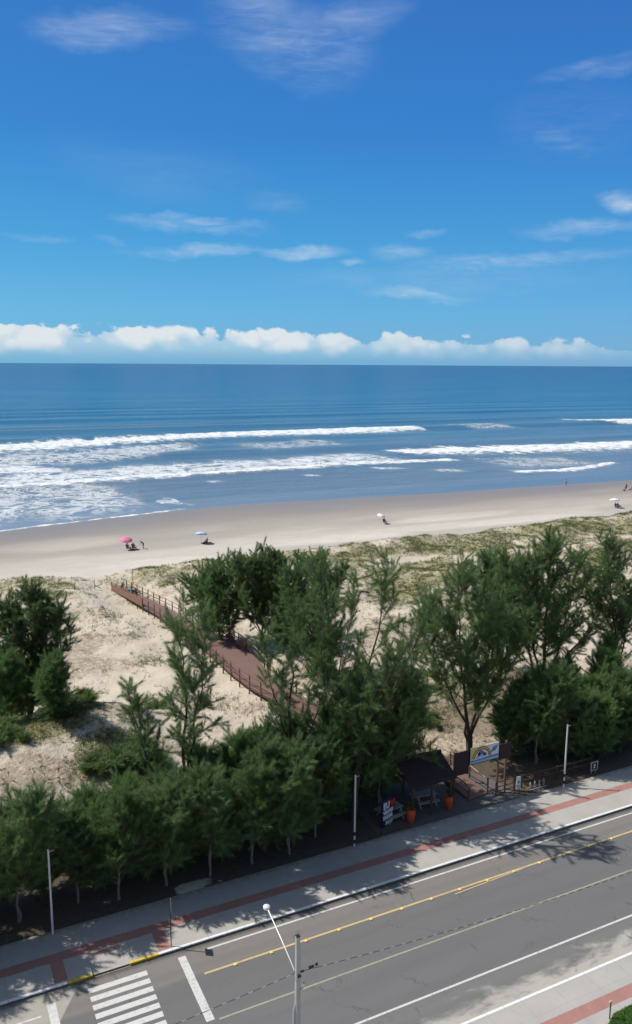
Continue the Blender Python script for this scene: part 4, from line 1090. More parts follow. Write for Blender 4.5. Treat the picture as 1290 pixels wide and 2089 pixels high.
col = t.mix(nz, (0.150, 0.086, 0.070), (0.225, 0.140, 0.115)); col = t.mix(t.m('MULTIPLY', pl, 0.5), col, (0.155, 0.095, 0.080))
j = t.step(t.m('ABSOLUTE', t.m('SUBTRACT', t.m('FRACT', t.m('MULTIPLY', oy, 7.0)), 0.5)), 0.44, 0.48)
col = t.mix(t.m('MULTIPLY', j, 0.5), col, (0.05, 0.032, 0.027))
t.put(b.inputs['Base Color'], col); b.inputs['Roughness'].default_value = 0.8
bw = thing('boardwalk', 'long brown wooden boardwalk with post railings across the dunes to the beach', 'boardwalk', (0, 0, 0))
C_, T_, N_ = path_pts(0.9)
mb = MB()
vs, fs = [], []
for c, nn in zip(C_, N_):
    for sd in (-1, 1):
        e = c[:2] + nn * sd * c[3] / 2
        vs += [(e[0], e[1], c[2]), (e[0], e[1], c[2] - 0.09)]
for i in range(len(C_) - 1):
    a, d = i * 4, i * 4 + 4
    fs += [(a, a + 2, d + 2, d), (a + 1, d + 1, d + 3, a + 3), (a, d, d + 1, a + 1), (a + 2, a + 3, d + 3, d + 2)]
fs += [(0, 1, 3, 2), tuple(len(vs) - 4 + k for k in (0, 2, 3, 1))]
mb.add(vs, fs); mb.build('deck', dm, bw)
for sd in (-1, 1):
    mb = MB()
    for i in range(len(C_) - 1):
        p = C_[i, :2] + N_[i] * sd * (C_[i, 3] / 2 - 0.10); q = C_[i + 1, :2] + N_[i + 1] * sd * (C_[i + 1, 3] / 2 - 0.10)
        mb.beam((p[0], p[1], C_[i, 2] - 0.19), (q[0], q[1], C_[i + 1, 2] - 0.19), 0.07, 0.19)
    mb.build('joist', M['wood_rail'], bw)
C2, T2, N2 = path_pts(1.85)
for sd, nm in ((-1, 'left'), (1, 'right')):
    tops = []
    for i in range(len(C2)):
        e = C2[i, :2] + N2[i] * sd * (C2[i, 3] / 2 + 0.06)
        zg = min(tz(e[0], e[1]), C2[i, 2] - 0.1)
        lean = 0.015 * math.sin(i * 7.3)
        mb = MB(); mb.tube([(e[0], e[1], zg - 0.3), (e[0] + lean, e[1], C2[i, 2] + 1.08)], 0.065, 7)
        mb.build('post', M['wood_rail'], bw, smooth=True)
        tops.append((e[0], e[1], C2[i, 2]))
    for hz, r_ in ((1.0, 0.045), (0.52, 0.038)):
        mb = MB()
        for p, q in zip(tops[:-1], tops[1:]):
            mb.tube([(p[0], p[1], p[2] + hz), ((p[0] + q[0]) / 2, (p[1] + q[1]) / 2, (p[2] + q[2]) / 2 + hz - 0.02), (q[0], q[1], q[2] + hz)], r_, 6)
        mb.build('handrail', M['wood_sunlit'] if (sd > 0 and hz > 0.8) else M['wood_rail'], bw)  # right top rail lighter: sunlight put into its colour
    if sd < 0:
        mb = MB()
        idx = [i for i in range(len(C2) - 1) if 92.0 < C2[i, 1] < 103.0]
        for i in idx:
            p, q = tops[i], tops[i + 1]
            mb.beam((p[0] - 0.09, p[1], p[2] + 0.48), (q[0] - 0.09, q[1], q[2] + 0.48), 0.03, 0.86)
        o_ = mb.build('side_panel', M['banner_brown'], bw); o_['label'] = 'solid brown panel filling the rail at the beach end'
def deck_at(y):
    i = int(np.argmin(abs(C_[:, 1] - y))); return C_[i], N_[i]
for k, (yy, off, lb) in enumerate(((76.8, 1.45, 'wooden bench on the boardwalk, farther of the two'), (74.6, 1.45, 'wooden bench on the boardwalk, nearer of the two'))):
    c, nn = deck_at(yy)
    bt = thing('bench', lb, 'bench', (c[0] + nn[0] * off, c[1] + nn[1] * off, c[2]), rad(4), 'benches on the boardwalk')
    mb = MB()
    for s_ in (-0.16, 0, 0.16): mb.box((s_, 0, 0.44), (0.14, 1.45, 0.05))
    mb.build('seat', M['wood_bench'], bt)
    mb = MB()
    for z_ in (0.62, 0.80): mb.box((0.27, 0, z_), (0.04, 1.45, 0.13))
    mb.build('backrest', M['wood_bench'], bt)
    for s_ in (-0.6, 0.6):
        mb = MB(); mb.box((0, s_, 0.21), (0.42, 0.09, 0.42)); mb.box((0.30, s_, 0.43), (0.05, 0.09, 0.86)); mb.build('leg', M['wood_bench'], bt)

# ------------------------------------------------------------------ entrance
mb = MB(); mb.add([(25.0, 41.0, 0.11), (36.4, 41.0, 0.11), (36.4, 43.0, 0.13), (34.9, 46.5, 0.15), (25.0, 46.5, 0.15)], [(0, 1, 2, 3, 4)])
fl = simple('dark_paving', (0.115, 0.105, 0.105), 0.85, var=0.3, scale=2.5)
fc = mb.build('forecourt_paving', fl); tag(fc, 'dark paved forecourt of the beach entrance', 'pavement', kind='structure')
pav = thing('pavilion', 'brown roofed open shelter in the shade at the beach entrance', 'pavilion', (28.5, 43.6, 0.12))
X0, X1, D, ZE, ZR = -0.9, 2.75, 2.0, 2.35, 3.35
mb = MB()
for s_ in (-1, 1):
    vs = [(X0, s_ * D, ZE), (X1, s_ * D, ZE), (X1, 0, ZR), (X0, 0, ZR)]
    n_ = Vector((0, s_ * (ZR - ZE), D)).normalized() * 0.07
    top_ = [(v[0], v[1] + n_.y, v[2] + n_.z) for v in vs]
    mb.add(vs + top_, [(0, 1, 2, 3), (7, 6, 5, 4), (0, 4, 5, 1), (1, 5, 6, 2), (2, 6, 7, 3), (3, 7, 4, 0)])
    for k in range(1, 9):       # tile courses stand proud of the slope
        f_ = k / 9.0
        y_ = s_ * D * (1 - f_); z_ = ZE + (ZR - ZE) * f_ + 0.085
        mb.beam((X0, y_, z_), (X1, y_, z_), 0.05, 0.03)
mb.tube([(X0, 0, ZR + 0.1), (X1, 0, ZR + 0.1)], 0.10, 8)
mb.build('roof', M['roof_brown'], pav)
for px_ in (-0.6, 0.9, 2.45):
    for s_ in (-1, 1):
        mb = MB(); mb.tube([(px_, s_ * 1.75, -0.1), (px_, s_ * 1.75, ZE + 0.12)], 0.085, 8); mb.build('post', M['wood_dark'], pav, smooth=True)
mb = MB()
for s_ in (-1, 1): mb.beam((X0 + 0.1, s_ * 1.75, ZE + 0.02), (X1 - 0.1, s_ * 1.75, ZE + 0.02), 0.10, 0.16)
for px_ in (-0.6, 0.9, 2.45): mb.beam((px_, -1.70, ZE + 0.10), (px_, 1.70, ZE + 0.10), 0.10, 0.14)
mb.build('beam', M['wood_dark'], pav)
def picnic_table(loc, rz, label):
    r = thing('picnic_table', label, 'table', loc, rz, 'picnic tables at the entrance')
    mb = MB()
    for k in range(5): mb.box((0, -0.30 + 0.15 * k, 0.74), (1.6, 0.14, 0.045))
    mb.build('tabletop', M['wood_grey'], r)
    for s_ in (-1, 1):
        mb = MB()
        for k in range(2): mb.box((0, s_ * (0.60 + 0.15 * k), 0.44), (1.6, 0.14, 0.045))
        mb.build('seat', M['wood_grey'], r)
    for s_ in (-0.6, 0.6):
        mb = MB(); mb.beam((s_, -0.68, 0), (s_, -0.22, 0.72), 0.08, 0.09); mb.beam((s_, 0.68, 0), (s_, 0.22, 0.72), 0.08, 0.09); mb.beam((s_, -0.78, 0.40), (s_, 0.78, 0.40), 0.07, 0.06)
        mb.build('leg', M['wood_grey'], r)
M['wood_grey'] = simple('weathered_planks', (0.36, 0.34, 0.31), 0.8, var=0.2, scale=4)
picnic_table((26.75, 42.75, 0.13), rad(8), 'pale picnic table under the left half of the brown roof')
picnic_table((29.8, 43.3, 0.13), rad(-6), 'pale picnic table under the right half of the brown roof')

# letter sign
es = thing('letter_sign', 'upright navy sign with big white letters and red heart by the pavement', 'sign', (25.55, 41.75, 0.12), rad(21))
mb = MB(); mb.box((0.62, 0.09, 0.98), (1.34, 0.10, 1.90), bev=0.01); mb.build('panel', M['navy'], es)
for s_ in (0.1, 1.15): MB().box((s_, 0.17, 0.5), (0.07, 0.06, 1.2)).build('support', M['wood_dark'], es)
def lettering(text, size, loc, parent, mat, shear=0.0, depth=0.03, squash=1.0):
    cu = bpy.data.curves.new('lettering', 'FONT'); cu.body = text; cu.size = size; cu.extrude = depth; cu.shear = shear; cu.align_x = 'LEFT'; cu.offset = 0.012
    o = bpy.data.objects.new('lettering', cu); COL.objects.link(o)
    C.view_layer.update()
    me = bpy.data.meshes.new_from_object(o.evaluated_get(C.evaluated_depsgraph_get()))
    bpy.data.objects.remove(o)
    me.transform(Matrix.Diagonal((squash, 1, 1, 1))); me.transform(Matrix.Rotation(rad(90), 4, 'X')); me.transform(Matrix.Translation(loc))
    me.materials.clear(); me.materials.append(mat)
    return link_mesh('lettering', me, parent)
lettering('EU', 0.66, (0.05, 0.02, 1.28), es, M['letter_white'], squash=0.80)
lettering('VILLAGE', 0.34, (0.06, 0.02, 0.93), es, M['letter_white'], squash=0.80)
lettering('DUNAS', 0.38, (0.06, 0.02, 0.55), es, M['letter_white'], squash=0.74)
lettering('Hotel', 0.38, (0.28, 0.02, 0.13), es, M['letter_white'], shear=0.35, squash=0.85)
mb = MB()
hp = []
for k in range(28):
    a = 2 * math.pi * k / 28
    hp.append((0.95 + 0.0165 * 16 * math.sin(a) ** 3, 1.56 + 0.0175 * (13 * math.cos(a) - 5 * math.cos(2 * a) - 2 * math.cos(3 * a) - math.cos(4 * a))))
mb.plate(hp, 0.10); ho = mb.build('heart', M['red_bright'], es); ho.location = (0, -0.062, 0)

# gate with the picture sign
gate = thing('entrance_gate', 'tall brown timber gate frame carrying the white picture sign', 'gate', (35.3, 42.25, 0.1))
for px_, py_ in ((-3.75, 0.0), (0.0, 0.0), (0.72, 0.05)):
    mb = MB(); mb.tube([(px_, py_ + 0.1, -0.2), (px_, py_ + 0.1, 3.75)], 0.085, 9); mb.build('post', M['wood_dark'] if px_ < -1 else M['wood_rail'], gate, smooth=True)
mb = MB(); mb.box((-3.18, 0.02, 2.95), (1.15, 0.06, 1.70), bev=0.01); mb.box((-1.3, 0.06, 3.25), (2.6, 0.05, 1.25)); mb.build('header_board', M['roof_brown'], gate)
mb = MB(); mb.box((0.52, 0.0, 3.08), (1.02, 0.06, 1.16), bev=0.01); mb.build('side_board', M['roof_brown'], gate)
ps = thing('picture_sign', 'white sign with yellow arch, dark figures and blue wave on the gate', 'sign', (32.72, 42.15, 2.88))
mb = MB(); mb.box((1.2, 0.0, 0.6), (2.42, 0.05, 1.20), bev=0.008); mb.build('board', M['sign_white'], ps)
mb = MB(); y0 = -0.033
def face_plate(pts, mat, name, yo):
    q = MB(); q.plate(pts, 0.012); o = q.build(name, mat, ps); o.location = (0, yo, 0)
face_plate([(0.0, 0.22), (0.30, 0.25), (0.55, 0.95), (0.95, 1.18), (0.0, 1.18)], M['sign_yellow'], 'yellow_corner', -0.036)
def arc(cx, cz, r0, r1, a0, a1, n=18):
    o = [(cx + r1 * math.cos(a0 + (a1 - a0) * k / n), cz + r1 * math.sin(a0 + (a1 - a0) * k / n)) for k in range(n + 1)]
    i = [(cx + r0 * math.cos(a1 - (a1 - a0) * k / n), cz + r0 * math.sin(a1 - (a1 - a0) * k / n)) for k in range(n + 1)]
    return o + i
for r0, r1, m_ in ((0.60, 0.68, 'sign_brown'), (0.685, 0.76, 'sign_yellow'), (0.765, 0.82, 'sign_brown')):
    q = MB(); q.plate([(0.95 + (x - 0.95), z) for x, z in arc(0.95, 0.33, r0, r1, rad(2), rad(178))], 0.012); o = q.build('arch', M[m_], ps); o.location = (0, -0.052, 0)
for cx, cz, rx, rz_, m_ in ((0.72, 0.62, 0.12, 0.17, 'navy'), (0.95, 0.72, 0.14, 0.13, 'sign_blue'), (1.16, 0.55, 0.16, 0.12, 'navy'), (0.93, 0.50, 0.15, 0.10, 'sign_cyan'), (0.60, 0.42, 0.12, 0.08, 'sign_cyan'), (0.80, 0.86, 0.07, 0.07, 'red_bright')):
    q = MB(); q.plate([(cx + rx * math.cos(2 * math.pi * k / 14) * (1 + 0.2 * math.sin(3 * k)), cz + rz_ * math.sin(2 * math.pi * k / 14)) for k in range(14)], 0.012)
    o = q.build('figure', M[m_], ps); o.location = (0, -0.040 - 0.001 * len(ps.children), 0)
wv = [(0.0, 0.02)] + [(2.40, 0.02)] + [(2.40 - 2.40 * k / 16, 0.24 + 0.045 * math.sin(k * 0.9)) for k in range(17)]
face_plate(wv, M['sign_cyan'], 'wave', -0.038)
face_plate([(0.02, 0.16), (0.7, 0.20), (1.5, 0.22), (2.38, 0.25), (2.38, 0.34), (1.5, 0.30), (0.7, 0.26), (0.02, 0.22)], M['sign_blue'], 'wave_line', -0.070)
for k in range(3):
    bx_ = 1.72 + 0.14 * k
    face_plate([(bx_, 0.58 + 0.04 * k), (bx_ + 0.06, 0.56 + 0.04 * k), (bx_ + 0.30, 0.92 + 0.05 * k), (bx_ + 0.26, 0.96 + 0.05 * k)], M['sign_blue'], 'bird', -0.071)

# fence along the pavement, right of the gate
def post_fence(name, label, pts, hts, mat, rails, r=0.06):
    f_ = thing(name, label, 'fence', (pts[0][0], pts[0][1], 0))
    ox_, oy_ = pts[0]
    for x, y in pts:
        zg = max(tz(x, y), 0.0); mb = MB(); mb.tube([(x - ox_, y - oy_, zg - 0.2), (x - ox_, y - oy_, zg + hts)], r, 7); mb.build('post', mat, f_, smooth=True)
    for hz in rails:
        mb = MB()
        for p, q in zip(pts[:-1], pts[1:]):
            mb.tube([(p[0] - ox_, p[1] - oy_, max(tz(*p), 0) + hz), (q[0] - ox_, q[1] - oy_, max(tz(*q), 0) + hz)], r * 0.8, 6)
        mb.build('rail', mat, f_)
    return f_
post_fence('log_fence', 'low dark log fence along the pavement right of the gate', [(37.3 + 1.62 * k, 42.05 - 0.03 * k) for k in range(5)], 1.0, M['wood_dark'], (0.92, 0.5))
post_fence('gate_railing', 'short brown railing between the gate posts and the placard', [(34.95, 42.0), (35.75, 42.0), (36.6, 42.0)], 1.02, M['wood_rail'], (0.98, 0.62, 0.28), 0.055)
mb = MB(); pc = thing('placard', 'narrow white placard standing in front of the short railing', 'sign', (36.75, 41.75, 0.12))
mb.box((0, 0, 0.68), (0.36, 0.03, 0.92), bev=0.006); mb.build('board', M['sign_white'], pc)
for s_ in (-0.15, 0.15):
    mb = MB(); mb.beam((s_, 0.03, 0), (s_, 0.03, 1.0), 0.03, 0.03); mb.build('leg', M['galvanised'], pc)
mb = MB(); mb.box((0, -0.02, 0.72), (0.14, 0.008, 0.18)); mb.box((0, -0.02, 0.40), (0.24, 0.008, 0.05)); mb.build('printed_mark', M['sign_blue'], pc)
# bicycle rack of bent tubes beside the placard
rk = thing('bicycle_rack', 'low metal bicycle rack lying in sun patches beside the placard', 'rack', (37.6, 41.45, 0.12))
for k in range(4):
    mb = MB(); x = 0.42 * k
    mb.tube([(x, 0, 0), (x, 0.02, 0.48), (x + 0.06, 0.12, 0.56), (x + 0.12, 0.22, 0.48), (x + 0.12, 0.25, 0)], 0.022, 6); mb.build('hoop', M['concrete'], rk, smooth=True)
mb = MB(); mb.beam((-0.1, 0, 0.03), (1.5, 0, 0.03), 0.04, 0.04); mb.beam((-0.1, 0.25, 0.03), (1.5, 0.25, 0.03), 0.04, 0.04); mb.build('base', M['concrete'], rk)
sq = thing('square_sign', 'small square dark sign in a white frame by the hedge', 'sign', (43.55, 41.35, 0.1))
mb = MB()
for a, c_ in (((0, 0, 0.30), (0.72, 0.04, 0.09)), ((0, 0, 0.93), (0.72, 0.04, 0.09)), ((-0.315, 0, 0.615), (0.09, 0.04, 0.54)), ((0.315, 0, 0.615), (0.09, 0.04, 0.54))): mb.box(a, c_)
mb.build('frame', M['galvanised'], sq)
mb = MB(); mb.box((0, 0.0, 0.615), (0.54, 0.03, 0.54)); mb.build('board', M['black_paint'], sq)
mb = MB(); mb.plate([(-0.10, 0.45), (0.08, 0.45), (0.08, 0.53), (0.0, 0.53), (0.10, 0.66), (0.10, 0.76), (-0.08, 0.76), (-0.08, 0.68), (0.0, 0.68), (-0.10, 0.53)], 0.01); o_ = mb.build('printed_mark', M['pole_white'], sq); o_.location = (0, -0.03, 0)
mb = MB(); mb.box((-0.2, 0.04, 0.3), (0.05, 0.04, 0.7)); mb.box((0.2, 0.04, 0.3), (0.05, 0.04, 0.7)); mb.build('leg', M['galvanised'], sq)

# planters
def leaf_clump(n, h, spread, seed, w=0.035):
    rr = random.Random(seed); mb = MB()
    for k in range(n):
        a = rr.uniform(0, 6.28); l = h * rr.uniform(0.6, 1.1); s_ = spread * rr.uniform(0.3, 1.0)
        px_, py_ = math.cos(a), math.sin(a); q = (-py_, px_)
        pts = [(0.03 * px_, 0.03 * py_, 0), (s_ * 0.4 * px_, s_ * 0.4 * py_, l * 0.65), (s_ * px_, s_ * py_, l * rr.uniform(0.75, 1.05))]
        wd = (w * 0.6, w, 0.004); vs = []
        for p, ww in zip(pts, wd): vs += [(p[0] + q[0] * ww, p[1] + q[1] * ww, p[2]), (p[0] - q[0] * ww, p[1] - q[1] * ww, p[2])]
        mb.add(vs, [(0, 1, 3, 2), (2, 3, 5, 4)])
    return mb
for (x, y, rz, lb) in ((27.62, 41.62, 0.0, 'tall orange clay vase with plant, nearest the letter sign'), (30.9, 41.95, 0.8, 'tall orange clay vase with plant, by the right end of the brown roof')):
    v_ = thing('vase', lb, 'planter', (x, y, 0.12), rz, 'orange clay vases at the entrance')
    mb = MB(); mb.lathe([(0.16, 0.0), (0.20, 0.03), (0.27, 0.35), (0.31, 0.62), (0.30, 0.80), (0.24, 0.92), (0.27, 0.97), (0.28, 1.0), (0.24, 1.0), (0.22, 0.93)], n=20); mb.build('pot', M['terracotta'], v_, smooth=True)
    mb = leaf_clump(26, 0.62, 0.45, int(x)); o_ = mb.build('plant', M['creeper'], v_); o_.location = (0, 0, 0.93)
# log bollard and kerb log at the foot of the letter sign
mb = MB(); mb.tube([(25.1, 41.25, 0.20), (27.3, 41.35, 0.20)], 0.10, 8); o_ = mb.build('log', M['wood_dark'], None, smooth=True); tag(o_, 'dark log lying on the ground below the letter sign', 'log')

# ------------------------------------------------------------------ poles, sign posts, street lamp, cable
POLES = [((4.63, 40.78), 4.85, False, 'plain white pole at the far left, on the inner pavement edge'),
         ((22.92, 40.82), 4.8, True, 'white pole with black banded foot near the letter sign'),
         ((40.12, 40.80), 4.72, True, 'white pole with black banded foot in front of the right hedge')]
for (x, y), h, bands, lb in POLES:
    p_ = thing('white_pole', lb, 'pole', (x, y, 0.13), 0, 'white poles on the inner pavement edge')
    mb = MB(); mb.tube([(0, 0, 0), (0, 0, h)], [0.062, 0.05], 10); mb.build('shaft', M['pole_white'], p_, smooth=True)
    mb = MB(); mb.lathe([(0.06, h - 0.01), (0.06, h + 0.05), (0.02, h + 0.07)], n=10); mb.beam((0, 0, h - 0.08), (0.28, 0, h - 0.05), 0.03, 0.03); mb.build('cap', M['galvanised'], p_)
    if bands:
        for z_ in (0.25, 0.78):
            mb = MB(); mb.lathe([(0.066, z_), (0.066, z_ + 0.24)], n=12); mb.build('band', M['black_paint'], p_, smooth=True)
tp = thing('traffic_sign', 'thin dark sign post with its plate edge-on, beside the zebra crossing', 'sign', (10.02, 37.12, 0.13))
mb = MB(); mb.tube([(0, 0, -0.1), (0, 0, 2.72)], 0.028, 8); mb.build('post', M['green_dark'], tp, smooth=True)
mb = MB(); mb.box((0.035, 0, 2.38), (0.012, 0.52, 0.52), bev=0.003)
o_ = mb.build('plate', M['galvanised'], tp); o_.rotation_euler = (0, 0, rad(-13))
sp_ = thing('sign_post', 'short dark post with small cap at the lawn corner', 'post', (27.0, 23.62, 0.13))
mb = MB(); mb.tube([(0, 0, -0.1), (0, 0, 0.86)], 0.03, 8); mb.build('shaft', M['wood_dark'], sp_, smooth=True)
mb = MB(); mb.box((-0.02, 0, 0.90), (0.16, 0.08, 0.09), bev=0.01); mb.build('cap', M['concrete'], sp_)

lp = thing('street_lamp', 'concrete utility pole carrying a long lamp arm over the near lane', 'street lamp', (11.85, 25.45, 0.13))
mb = MB(); mb.tube([(0, 0, -0.1), (0, 0, 8.12)], [0.15, 0.095], 12); mb.build('pole', M['concrete'], lp, smooth=True)
mb = MB(); mb.tube([(-0.17, 0.02, 0.0), (-0.16, 0.02, 4.9), (-0.08, 0.0, 5.25)], 0.04, 8); mb.build('conduit', M['galvanised'], lp, smooth=True)
mb = MB(); mb.tube([(0, 0.08, 6.30), (-0.03, 0.6, 6.62), (-0.05, 1.6, 7.02), (-0.06, 2.78, 7.40)], 0.032, 8); mb.build('arm', M['galvanised'], lp, smooth=True)
mb = MB(); mb.lathe([(0.03, -0.10), (0.13, -0.09), (0.15, -0.03), (0.14, 0.03), (0.07, 0.08), (0.02, 0.09)], (-0.06, 2.98, 7.45), 16); lh = mb.build('lamp_head', M['lamp_white'], lp, smooth=True)
mb = MB(); mb.lathe([(0.10, -0.115), (0.10, -0.10)], (-0.06, 2.98, 7.45), 14); mb.build('lens', M['galvanised'], lh)
mb = MB(); mb.tube([(0.09, 0, 5.72), (0.22, 0, 5.78), (0.30, 0.02, 5.95)], 0.045, 8); mb.build('bracket', M['galvanised'], lp)
for c_, d_ in (((0, 0.14, 6.48), (0.14, 0.05, 0.10)), ((0, -0.16, 6.48), (0.14, 0.05, 0.10)), ((0.20, 0.02, 6.50), (0.16, 0.06, 0.06)), ((0.62, 0.06, 6.52), (0.22, 0.07, 0.08)), ((0.85, 0.06, 6.55), (0.10, 0.06, 0.10))): MB().box(c_, d_).build('clamp', M['black_paint'], lp)
mb = MB(); mb.box((0, 0, 8.13), (0.16, 0.16, 0.05), bev=0.01); mb.build('cap', M['black_paint'], lp)
cm_, t, b, _ = new_mat('striped_cable')
oc = t.n('ShaderNodeTexCoord').outputs['Object']; ox, oy, oz = t.sep(oc)
fr = t.step(t.m('FRACT', t.m('MULTIPLY', ox, 1.9)), 0.62, 0.66)
t.put(b.inputs['Base Color'], t.mix(fr, (0.06, 0.06, 0.065), (0.36, 0.37, 0.38))); b.inputs['Roughness'].default_value = 0.5
def sag(p, q, s_, n=24):
    return [(p[0] + (q[0] - p[0]) * k / n, p[1] + (q[1] - p[1]) * k / n, p[2] + (q[2] - p[2]) * k / n - 4 * s_ * (k / n) * (1 - k / n)) for k in range(n + 1)]
mb = MB(); mb.tube(sag((-23, 25.45, 6.6), (11.75, 25.5, 6.62), 0.75), 0.013, 6); mb.tube(sag((11.95, 25.5, 6.62), (47, 25.45, 6.4), 0.80), 0.013, 6)
cb = mb.build('overhead_cable', cm_, None, smooth=True); tag(cb, 'twisted dark overhead cable running along the near kerb', 'cable')
# road studs along the yellow line
for i in range(26):
    x = 12.62 + 1.98 * i - 4 * 1.98 * 0
    q = MB()
    if i == 0:
        q.box((0, 0, 0.03), (0.16, 0.20, 0.055), bev=0.022)
        st0 = q.build('road_stud', M['stud_yellow']); st0.location = (x, 34.58, 0)
    else:
        st_ = st0.copy(); COL.objects.link(st_); st_.location = (x, 34.58, 0)
        tag(st_, group='yellow studs on the yellow lane line', label='small yellow road stud on the yellow lane line', cat='road stud')
tag(st0, group='yellow studs on the yellow lane line', label='small yellow road stud on the yellow lane line', cat='road stud')
#@@PART4
# ------------------------------------------------------------------ people and beach things
POSES = {
    # joints in metres, the figure faces -Y, feet at z = 0
    'stand': dict(pel=(0, 0, .92), che=(0, -.01, 1.28), nek=(0, 0, 1.46), hed=(0, -.03, 1.60), top=(0, -.01, 1.72),
                  hL=(.10, 0, .88), kL=(.11, -.10, .48), aL=(.11, -.12, .09), tL=(.12, -.28, .04), hR=(-.10, 0, .88), kR=(-.11, .02, .47), aR=(-.11, .22, .10), tR=(-.12, .08, .04),
                  sL=(.19, 0, 1.40), eL=(.25, .10, 1.12), wL=(.25, .02, .88), sR=(-.19, 0, 1.40), eR=(-.25, -.02, 1.12), wR=(-.24, -.16, .90)),
    'bend': dict(pel=(0, .12, .84), che=(0, -.12, 1.10), nek=(0, -.28, 1.20), hed=(0, -.38, 1.28), top=(0, -.46, 1.35),
                 hL=(.10, .12, .82), kL=(.12, -.08, .48), aL=(.12, .02, .09), tL=(.13, -.15, .04), hR=(-.10, .12, .82), kR=(-.14, .10, .44), aR=(-.16, .34, .10), tR=(-.17, .18, .04),
                 sL=(.19, -.22, 1.16), eL=(.24, -.40, .96), wL=(.22, -.56, .80), sR=(-.19, -.22, 1.16), eR=(-.25, -.34, .94), wR=(-.22, -.52, .78)),
    'chair': dict(pel=(0, .10, .34), che=(0, .24, .68), nek=(0, .29, .86), hed=(0, .27, 1.00), top=(0, .30, 1.11),
                  hL=(.10, .08, .32), kL=(.12, -.34, .42), aL=(.12, -.48, .07), tL=(.12, -.64, .04), hR=(-.10, .08, .32), kR=(-.14, -.34, .40), aR=(-.16, -.60, .07), tR=(-.17, -.76, .05),
                  sL=(.19, .26, .80), eL=(.28, .14, .56), wL=(.26, -.10, .50), sR=(-.19, .26, .80), eR=(-.28, .14, .56), wR=(-.24, -.10, .50)),
    'ground': dict(pel=(0, .05, .12), che=(0, .14, .46), nek=(0, .14, .64), hed=(0, .10, .78), top=(0, .12, .89),
                   hL=(.10, .02, .11), kL=(.16, -.36, .42), aL=(.14, -.52, .06), tL=(.14, -.70, .04), hR=(-.10, .02, .11), kR=(-.18, -.34, .40), aR=(-.14, -.52, .06), tR=(-.15, -.70, .04),
                   sL=(.19, .14, .58), eL=(.26, -.04, .40), wL=(.16, -.28, .44), sR=(-.19, .14, .58), eR=(-.26, -.04, .40), wR=(-.16, -.28, .44)),
    'crouch': dict(pel=(0, .12, .34), che=(0, -.04, .62), nek=(0, -.12, .78), hed=(0, -.20, .90), top=(0, -.22, 1.01),
                   hL=(.10, .10, .33), kL=(.16, -.24, .48), aL=(.13, -.02, .08), tL=(.14, -.20, .04), hR=(-.10, .10, .33), kR=(-.16, -.22, .46), aR=(-.14, .02, .08), tR=(-.15, -.16, .04),
                   sL=(.19, -.08, .72), eL=(.26, -.26, .54), wL=(.18, -.44, .40), sR=(-.19, -.08, .72), eR=(-.26, -.24, .52), wR=(-.16, -.44, .42)),
}
